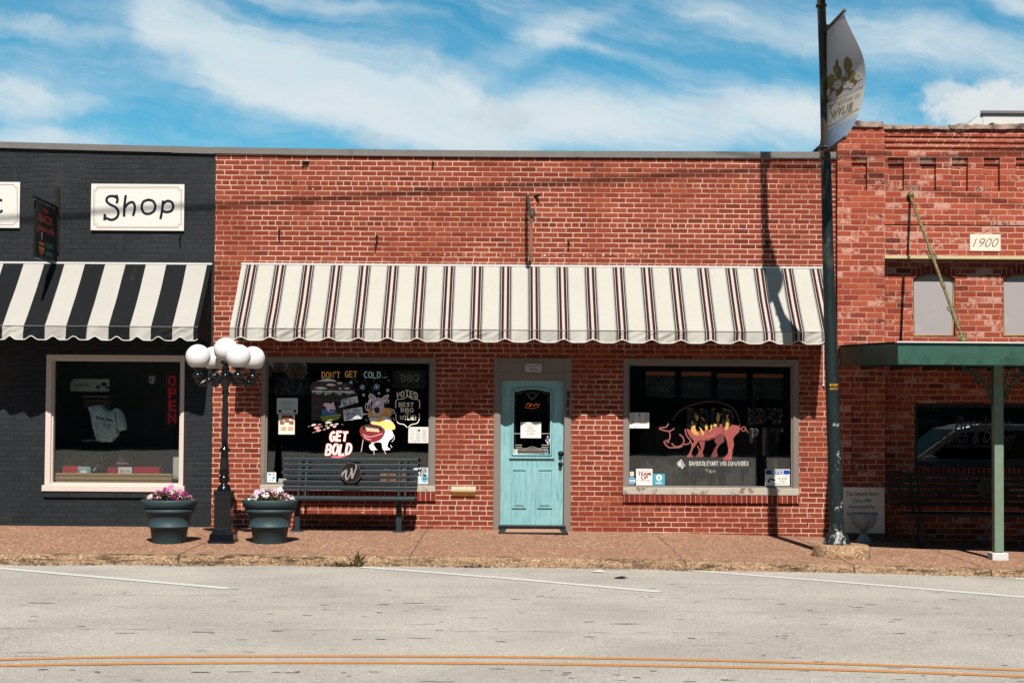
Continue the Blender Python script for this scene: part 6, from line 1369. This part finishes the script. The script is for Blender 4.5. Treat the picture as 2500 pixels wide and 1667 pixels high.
x0, x1, z0, z1 = prect(681, 1166, 699, 1176, .3); mb = MB(); mb.box(x0, x1, .25, .34, zs_, zs_+.055); tag(mb.build('paper_box', PAPER, bevel=.003), 'small white box on the ledge left of the bench', 'box')
# --- left shop window display
Yw = .16
def wboard(name, label, cat, rc, Y, col, th, fn=None, m=ENAMEL):
    o = board(name, label, cat, rc, Y, col, th, m)
    if fn: letters(o, Y, fn)
    return o
x0, x1, z0, z1 = prect(137, 1155, 421, 1178, .2)
mb = MB()
for i, (a, b_) in enumerate(((0, .30), (.31, .52), (.53, .76), (.77, 1))): mb.box(x0, x1, .17-.012*(i % 2), .24, z0+(z1-z0)*a, z0+(z1-z0)*b_)
tag(mb.build('wooden_rail', WOODT, bevel=.004), 'tan moulded wooden rail along the bottom of charcoal shop window', 'rail')
wboard('open_sign', 'tall narrow sign with red letters OPEN hanging in shop window', 'sign', (404, 908, 434, 1038), Yw, C(96, 40, 56), .006, lambda pt: [pt.text(ch_, 411, 916+i*30.5, 430, 942+i*30.5, C(330, 70, 66), .03) for i, ch_ in enumerate('OPEN')])
bh = thing('birdhouse', 'small white hanging birdhouse with round hole in shop window', 'birdhouse', (X(372, 925, .3), .3, at(372, 937, .3)[1]))
zz = lambda py: at(372, py, .3)[1]; xb_ = X(372, 925, .3)
mb = MB(); mb.lathe([(.042, zz(936)), (.044, zz(935)), (.052, zz(918)), (.05, zz(917))], (xb_, .3, 0), 20); mb.build('body', WHITEP, bh)
mb = MB(); mb.lathe([(.060, zz(918)), (.055, zz(914)), (.02, zz(911)), (.004, zz(905)), (.003, zz(895))], (xb_, .3, 0), 20); mb.build('roof', FLASH, bh)
mb = MB(); mb.prism_xz([(xb_-.008+.014*math.cos(2*pi*i/16), zz(927)+.014*math.sin(2*pi*i/16)) for i in range(16)], .242, .26); mb.build('hole', DARKM, bh)
# t-shirt
S = [(216, 994), (226, 990), (250, 989), (256, 995), (268, 1001), (277, 999), (284, 995), (295, 1001), (303, 1016), (308, 1046), (297, 1052), (290, 1052), (289, 1062), (281, 1070), (272, 1080), (268, 1080), (254, 1080), (240, 1074), (233, 1064), (229, 1046), (224, 1020), (219, 1004)]
Yt = .42
SS = catmull(S+[S[0]], 3)[:-1]
def inside(x, y):
    c = False
    for i in range(len(SS)):
        (x0, y0), (x1, y1) = SS[i-1], SS[i]
        if (y0 > y) != (y1 > y) and x < (x1-x0)*(y-y0)/(y1-y0)+x0: c = not c
    return c
def edge_d(x, y): return min(math.hypot(x-a, y-b_) for a, b_ in SS)
def drape(x, y):
    f = .5+.5*mnoise.noise(Vector((x*.035+y*.02, y*.012, 2.0))); g = mnoise.noise(Vector((x*.10-y*.05, y*.045, 5.0)))
    return -.07*min(1, edge_d(x, y)/14)**.5-.05*f-.022*g*(.4+max(0, (y-1030)/40))+.03*math.exp(-((x-287-(y-1000)*.06)/3.0)**2)
GX = [213+i*1.6 for i in range(62)]; GYs = [986+i*1.6 for i in range(62)]; idx = {}; mb = MB(); vs, fs = [], []
for j, y in enumerate(GYs):
    for i, x in enumerate(GX):
        if inside(x, y): a = at(x, y, Yt); idx[i, j] = len(vs); vs.append((a[0], Yt+drape(x, y), a[1]))
nb = len(vs); vs += [(x, Yt+.06, z) for x, y, z in vs]
for (i, j) in idx:
    q = [(i, j), (i+1, j), (i+1, j+1), (i, j+1)]
    if all(k_ in idx for k_ in q): t_ = tuple(idx[k_] for k_ in q); fs.append(t_); fs.append(tuple(v_+nb for v_ in t_[::-1]))
mb.add(vs, fs, C(262, 290, 296), True); sh_ = tag(mb.build('t_shirt', CLOTHM, normals=False), 'white t-shirt with green lettering knotted at the hem in window', 't-shirt')
def on_shirt(x, y, l):
    a = at(x, y, Yt); return (a[0], Yt+drape(x, y)-.004-l, a[1])
pt = Paint(on_shirt); TG = C(40, 74, 78)
old_fn = pt.fn; pt.fn = lambda x, y, l: old_fn(x, y+(x-260)*.16, l)
pt.text('Blue Jean', 240, 1018, 281, 1028, TG, .02); pt.fn = old_fn
pt.stroke([(255, 1028), (262, 1032), (258, 1038), (268, 1036), (274, 1042)], .9, TG); pt.stroke([(262, 1040), (268, 1046), (274, 1036), (279, 1044)], .9, TG)
for q in ([(240, 1058), (252, 1066), (268, 1070)], [(238, 1030), (241, 1050)], [(284, 1004), (288, 1030), (288, 1052)], [(236, 1064), (250, 1075), (266, 1078)]): pt.stroke(q, 1.3, C(150, 170, 176))  # fold shading painted as grey strokes, kept within the print mesh
pt.stroke([(250, 990), (254, 996), (266, 1003), (277, 1000)], 1.6, C(150, 160, 160)); pt.build('print', CLOTHM, sh_)
# display rack with header board behind the shirt
rk = thing('display_rack', 'dark wire display rack with printed header board in shop window', 'rack', (X(235, 1000, .9), .9, .0))
x0, x1, z0, z1 = prect(200, 965, 276, 1160, .95)
mb = MB()
for i in range(6): mb.tube([(x0+(x1-x0)*i/5, .98, .02), (x0+(x1-x0)*i/5, .98, z1)], .006, 5)
for i in range(12): mb.tube([(x0, .98, .1+i*.16), (x1, .98, .1+i*.16)], .005, 5)
mb.build('wire_grid', DARKM, rk)
for a, b_ in ((966, 970), (1073, 1077)):
    q = prect(204, a, 270, b_, .9); mb = MB(); mb.box(q[0], q[1], .84, .97, q[2], q[3]); mb.build('shelf', simple('grey_shelf', C(186, 190, 188), .5), rk)
q = prect(204, 975, 268, 993, .9); mb = MB(); mb.box(q[0], q[1], .9, .95, q[2], q[3], C(128, 110, 100)); mb.build('stock', PAPER, rk)
hd = prect(172, 925, 266, 955, .85); mb = MB(); mb.prism_xz([(hd[0], hd[2]), (hd[1], hd[2]), (hd[1], hd[3]), (hd[0]+.06, hd[3]), (hd[0]+.02, hd[3]-.03), (hd[0], hd[3]-.08)], .85, .87, C(240, 248, 250)); h_ = mb.build('header_board', PAPER, rk)
pt = Paint(on_plane(.847)); pt.text('WONDER', 180, 937, 218, 944, C(110, 120, 126), .01); pt.ell(240, 945, 6, 5, C(110, 122, 130)); pt.ell(254, 938, 7, 5, C(84, 98, 108)); pt.ell(262, 946, 5, 4, C(120, 132, 138)); pt.build('print', PAPER, h_)
# things on the window shelf
z1 = shelf((132, 1160, 442, 1168), .25, .7, 'white display shelf behind the tan wooden rail')
def wbox(rc, Y, d, col, name, label, cat='box', fn=None):
    x0, x1, z0, z1_ = prect(*rc, Y); mb = MB(); mb.box(x0, x1, Y, Y+d, z1+.001, z1_, col); o = tag(mb.build(name, PAPER, bevel=.006), label, cat)
    if fn: letters(o, Y, fn, 'print', PAPER)
wbox((152, 1138, 190, 1154), .36, .2, C(190, 44, 56), 'gift_box', 'bright red box at the left of window display')
wbox((262, 1141, 286, 1154), .46, .2, C(170, 28, 60), 'gift_box', 'crimson box behind the white printed card')
wbox((325, 1140, 389, 1154), .46, .2, C(176, 28, 64), 'gift_box', 'long crimson box with dark handle at right of display')
wbox((190, 1139, 221, 1154), .30, .03, C(120, 168, 178), 'printed_card', 'teal checked card beside the bright red box', 'card', lambda pt: [pt.rect(190+i*5, 1139+j*4, 192.5+i*5, 1141+j*4, WHI) for i in range(6) for j in range(2)]+[pt.ell(204, 1151, 9, 4, WHI)])
wbox((288, 1140, 322, 1154), .30, .03, C(226, 220, 220), 'printed_card', 'white printed card at the middle of window display', 'card', lambda pt: (pt.rect(293, 1145, 303, 1153, C(226, 160, 130)), pt.text('Sale', 306, 1147, 318, 1152, INK)))
mb = MB(); P = [at(a, b_, .6) for a, b_ in ((284, 1134), (287, 1118), (294, 1111), (301, 1114), (310, 1128), (316, 1133))]; mb.prism_xz(P, .58, .68, C(196, 160, 166)); tag(mb.build('folded_blouse', CLOTHM, bevel=.02), 'pale pink folded blouse on the display shelf', 'clothing')
rn = random.Random(6); mb = MB()
cz_ = at(230, 1125, .7)
for i in range(160):
    p = Vector((at(rn.uniform(196, 262), 1125, .7)[0], .7+rn.uniform(-.06, .1), at(230, rn.uniform(1108, 1150), .7)[1])); d = Vector((rn.uniform(-1, 1), rn.uniform(-1, .3), rn.uniform(-.6, 1))).normalized(); s_ = rn.uniform(.03, .07); w = d.orthogonal().normalized()
    mb.add([p, p+d*s_*.5+w*s_*.25, p+d*s_, p+d*s_*.5-w*s_*.25], [(0, 1, 2, 3)], rn.choice([C(176, 150, 128), C(120, 140, 140), C(200, 210, 214), C(50, 60, 60)]))
tag(mb.build('dried_flowers', LEAFM, normals=False), 'pile of dried flowers and ribbon on display shelf', 'flowers')
mb = MB(); xk, zk = at(171, 1135, .5)
mb.lathe([(.09, z1), (.11, z1+.04), (.10, z1+.10), (.05, z1+.15), (.015, z1+.17), (.015, z1+.19)], (xk, .5, 0), 20); mb.tube([(xk+.10*math.cos(a), .5, z1+.12+.10*math.sin(a)) for a in [pi*i/10 for i in range(11)]], .007, 6); tag(mb.build('kettle', DARKM), 'black kettle standing left in the shop window', 'kettle')
q = prect(422, 1116, 440, 1180, .3); mb = MB(); mb.box(q[0], q[1]+.05, .3, .6, q[2], q[3]); tag(mb.build('cabinet', WHITEP, bevel=.005), 'white cabinet edge at the right of the shop window', 'cabinet')
# ------------------------------------------------------------------ kerb weeds, dry leaves, litter
def weeds(px, py, label, seed, n, h, cols, spread=.05):
    rn = random.Random(seed); x, z = at(px, py, YCF-.02); z = interp(ZG, x); mb = MB()
    for i in range(n):
        a = rn.uniform(0, 2*pi); p = Vector((x+rn.gauss(0, spread), YCF-.03-abs(rn.gauss(0, .03)), z)); hh = h*rn.uniform(.4, 1.1)
        lean = Vector((rn.gauss(0, .35), rn.gauss(-.1, .2), 1)).normalized(); w = Vector((rn.uniform(.006, .016), rn.uniform(-.01, .01), 0)); m_ = p+lean*hh*.5; t_ = p+lean*hh+Vector((rn.gauss(0, .03), -.02, -.02))
        mb.add([p-w*.5, p+w*.5, m_+w, m_-w], [(0, 1, 2, 3)], rn.choice(cols)); mb.add([m_-w, m_+w, t_], [(0, 1, 2)], rn.choice(cols))
    tag(mb.build('weed', LEAFM, normals=False), label, 'weed')
weeds(874, 1375, 'tall scraggly weed growing from the kerb crack below bench', 2, 26, .22, [C(120, 104, 58), C(140, 112, 66), C(96, 80, 48)], .022)
weeds(834, 1376, 'low brown weed clump against the kerb left of tall weed', 5, 60, .075, [C(140, 104, 66), C(150, 112, 76), C(104, 84, 50)], .07)
mb = MB(); rn = random.Random(12)
for i in range(420):
    u = rn.random(); px = rn.choice((rn.gauss(490, 60), rn.gauss(840, 50), rn.uniform(0, 2500), rn.gauss(1160, 40), rn.gauss(100, 60), rn.gauss(1660, 40)))
    x = at(px, 1383, -3.5)[0]; y = YCF-.02-abs(rn.gauss(0, .035)); z = interp(ZG, x)+.006+abs(rn.gauss(0, .008)); s_ = rn.uniform(.010, .032); a = rn.uniform(0, 2*pi)
    d = Vector((math.cos(a), math.sin(a), rn.uniform(-.2, .5)))*s_; w = Vector((-math.sin(a), math.cos(a), rn.uniform(-.3, .5)))*s_*.5; p = Vector((x, y, z))
    mb.add([p-d, p+w, p+d, p-w], [(0, 1, 2, 3)], rn.choice([C(112, 76, 52), C(140, 96, 66), C(84, 60, 46), C(168, 130, 96)]))
tag(mb.build('leaf_litter', LEAFM, normals=False), 'dry brown leaves gathered along the gutter', 'leaf litter', kind='stuff')
for px, py, w_, lb in ((1463, 1397, .055, 'crumpled white litter on the road in front of the door'), (1518, 1412, .05, 'dark flattened scrap on the road right of white litter')):
    x, y, z = on_road(px, py); mb = MB(); rn = random.Random(px); n = 9
    vs = [(x+w_*(1+.3*rn.random())*math.cos(2*pi*i/n)*1.5, y+w_*.6*(1+.4*rn.random())*math.sin(2*pi*i/n), z+.004+rn.random()*.012) for i in range(n)]+[(x, y, z+.03)]
    mb.add(vs, [(i, (i+1) % n, n) for i in range(n)]); tag(mb.build('road_litter', WHITEP if px < 1500 else DARKM), lb, 'litter')
# ------------------------------------------------------------------ car parked just right of the view, mirrored in the storefront glass
cx0, cy0, cz0 = 6.05, -6.15, interp(ZG, 8)
car = thing('parked_car', 'white sport utility car parked at the kerb, seen mirrored in the storefront window', 'car', (cx0+2.3, cy0, cz0))
CARP = simple('white_car_paint', C(250, 250, 252), .18, var=.02, scale=3, spec=1.0, coat=.6); CARG = simple('car_glass', C(20, 24, 28), .06, spec=1.0)
cp = lambda L: [(cx0+a, cz0+b) for a, b in L]
mb = MB(); mb.prism_xz(cp([(.0, .42), (.02, .80), (.16, .95), (1.15, 1.10), (4.45, 1.12), (4.6, .95), (4.62, .45), (4.2, .30), (.5, .30)]), cy0-.92, cy0+.92); mb.build('body', CARP, car, bevel=.05)
mb = MB(); mb.prism_xz(cp([(1.10, 1.09), (1.95, 1.70), (2.35, 1.80), (4.05, 1.78), (4.42, 1.10)]), cy0-.78, cy0+.78); mb.build('cabin', CARP, car, bevel=.06)
for sd_ in (-1, 1):
    for W_ in ([(1.42, 1.16), (2.02, 1.62), (2.72, 1.68), (2.72, 1.16)], [(2.80, 1.16), (2.80, 1.68), (3.60, 1.67), (3.60, 1.16)], [(3.68, 1.16), (3.68, 1.66), (3.98, 1.64), (4.20, 1.16)]):
        mb = MB(); mb.prism_xz(cp(W_), cy0+sd_*.765, cy0+sd_*.785); mb.build('side_window', CARG, car)
    mb = MB(); mb.box(cx0+1.30, cx0+1.5, cy0+sd_*.93, cy0+sd_*1.10, cz0+1.08, cz0+1.22); mb.build('mirror', CARP, car, bevel=.03)
    mb = MB(); mb.box(cx0-.012, cx0+.12, cy0+sd_*.5, cy0+sd_*.85, cz0+.70, cz0+.86); mb.build('headlight', simple('lamp_lens', C(226, 230, 236), .1), car, bevel=.02)
    for wx in (.85, 3.75):
        v = MB(); v.lathe([(.12, -.10), (.30, -.11), (.36, -.08), (.37, 0), (.36, .08), (.30, .11), (.12, .10)], (0, 0, 0), 28); mb = MB(); mb.v = [(cx0+wx+a, cy0+sd_*.84+c_, cz0+.37+b) for a, b, c_ in v.v]; mb.f, mb.c, mb.s = v.f, v.c, v.s
        w_ = mb.build('wheel', simple('tyre_rubber', C(34, 34, 34), .8), car)
        v = MB(); v.lathe([(.22, -.115), (.05, -.125), (.05, .125), (.22, .115)], (0, 0, 0), 20); mb = MB(); mb.v = [(cx0+wx+a, cy0+sd_*.84+c_, cz0+.37+b) for a, b, c_ in v.v]; mb.f, mb.c, mb.s = v.f, v.c, v.s
        mb.build('rim', FLASH, w_)
mb = MB(); P = [Vector((cx0+1.17, 0, cz0+1.14)), Vector((cx0+1.93, 0, cz0+1.685))]; n_ = Vector((-.58, 0, .81))*.012
mb.add([P[0]+n_+Vector((0, cy0-.70, 0)), P[0]+n_+Vector((0, cy0+.70, 0)), P[1]+n_+Vector((0, cy0+.64, 0)), P[1]+n_+Vector((0, cy0-.64, 0))], [(0, 1, 2, 3)]); mb.build('windscreen', CARG, car)
# ------------------------------------------------------------------ far side of the lot, mirrored in the glass
fb = thing('warehouse', 'low dark warehouse across the street behind the camera', 'building', (0, -70, -.2))
mb = MB(); mb.box(-70, 70, -90, -70, -1, 8.5); mb.build('wall', simple('dark_cladding', C(70, 64, 60), .8), fb)
mb = MB(); mb.box(-70.5, 70.5, -90.5, -69.6, 8.51, 9.2); mb.build('roof', FLASH, fb)
for i in range(8):
    mb = MB(); mb.box(-60+i*16, -55+i*16, -69.99, -69.9, -.3, 3.5); mb.build('door', DARKIN, fb)
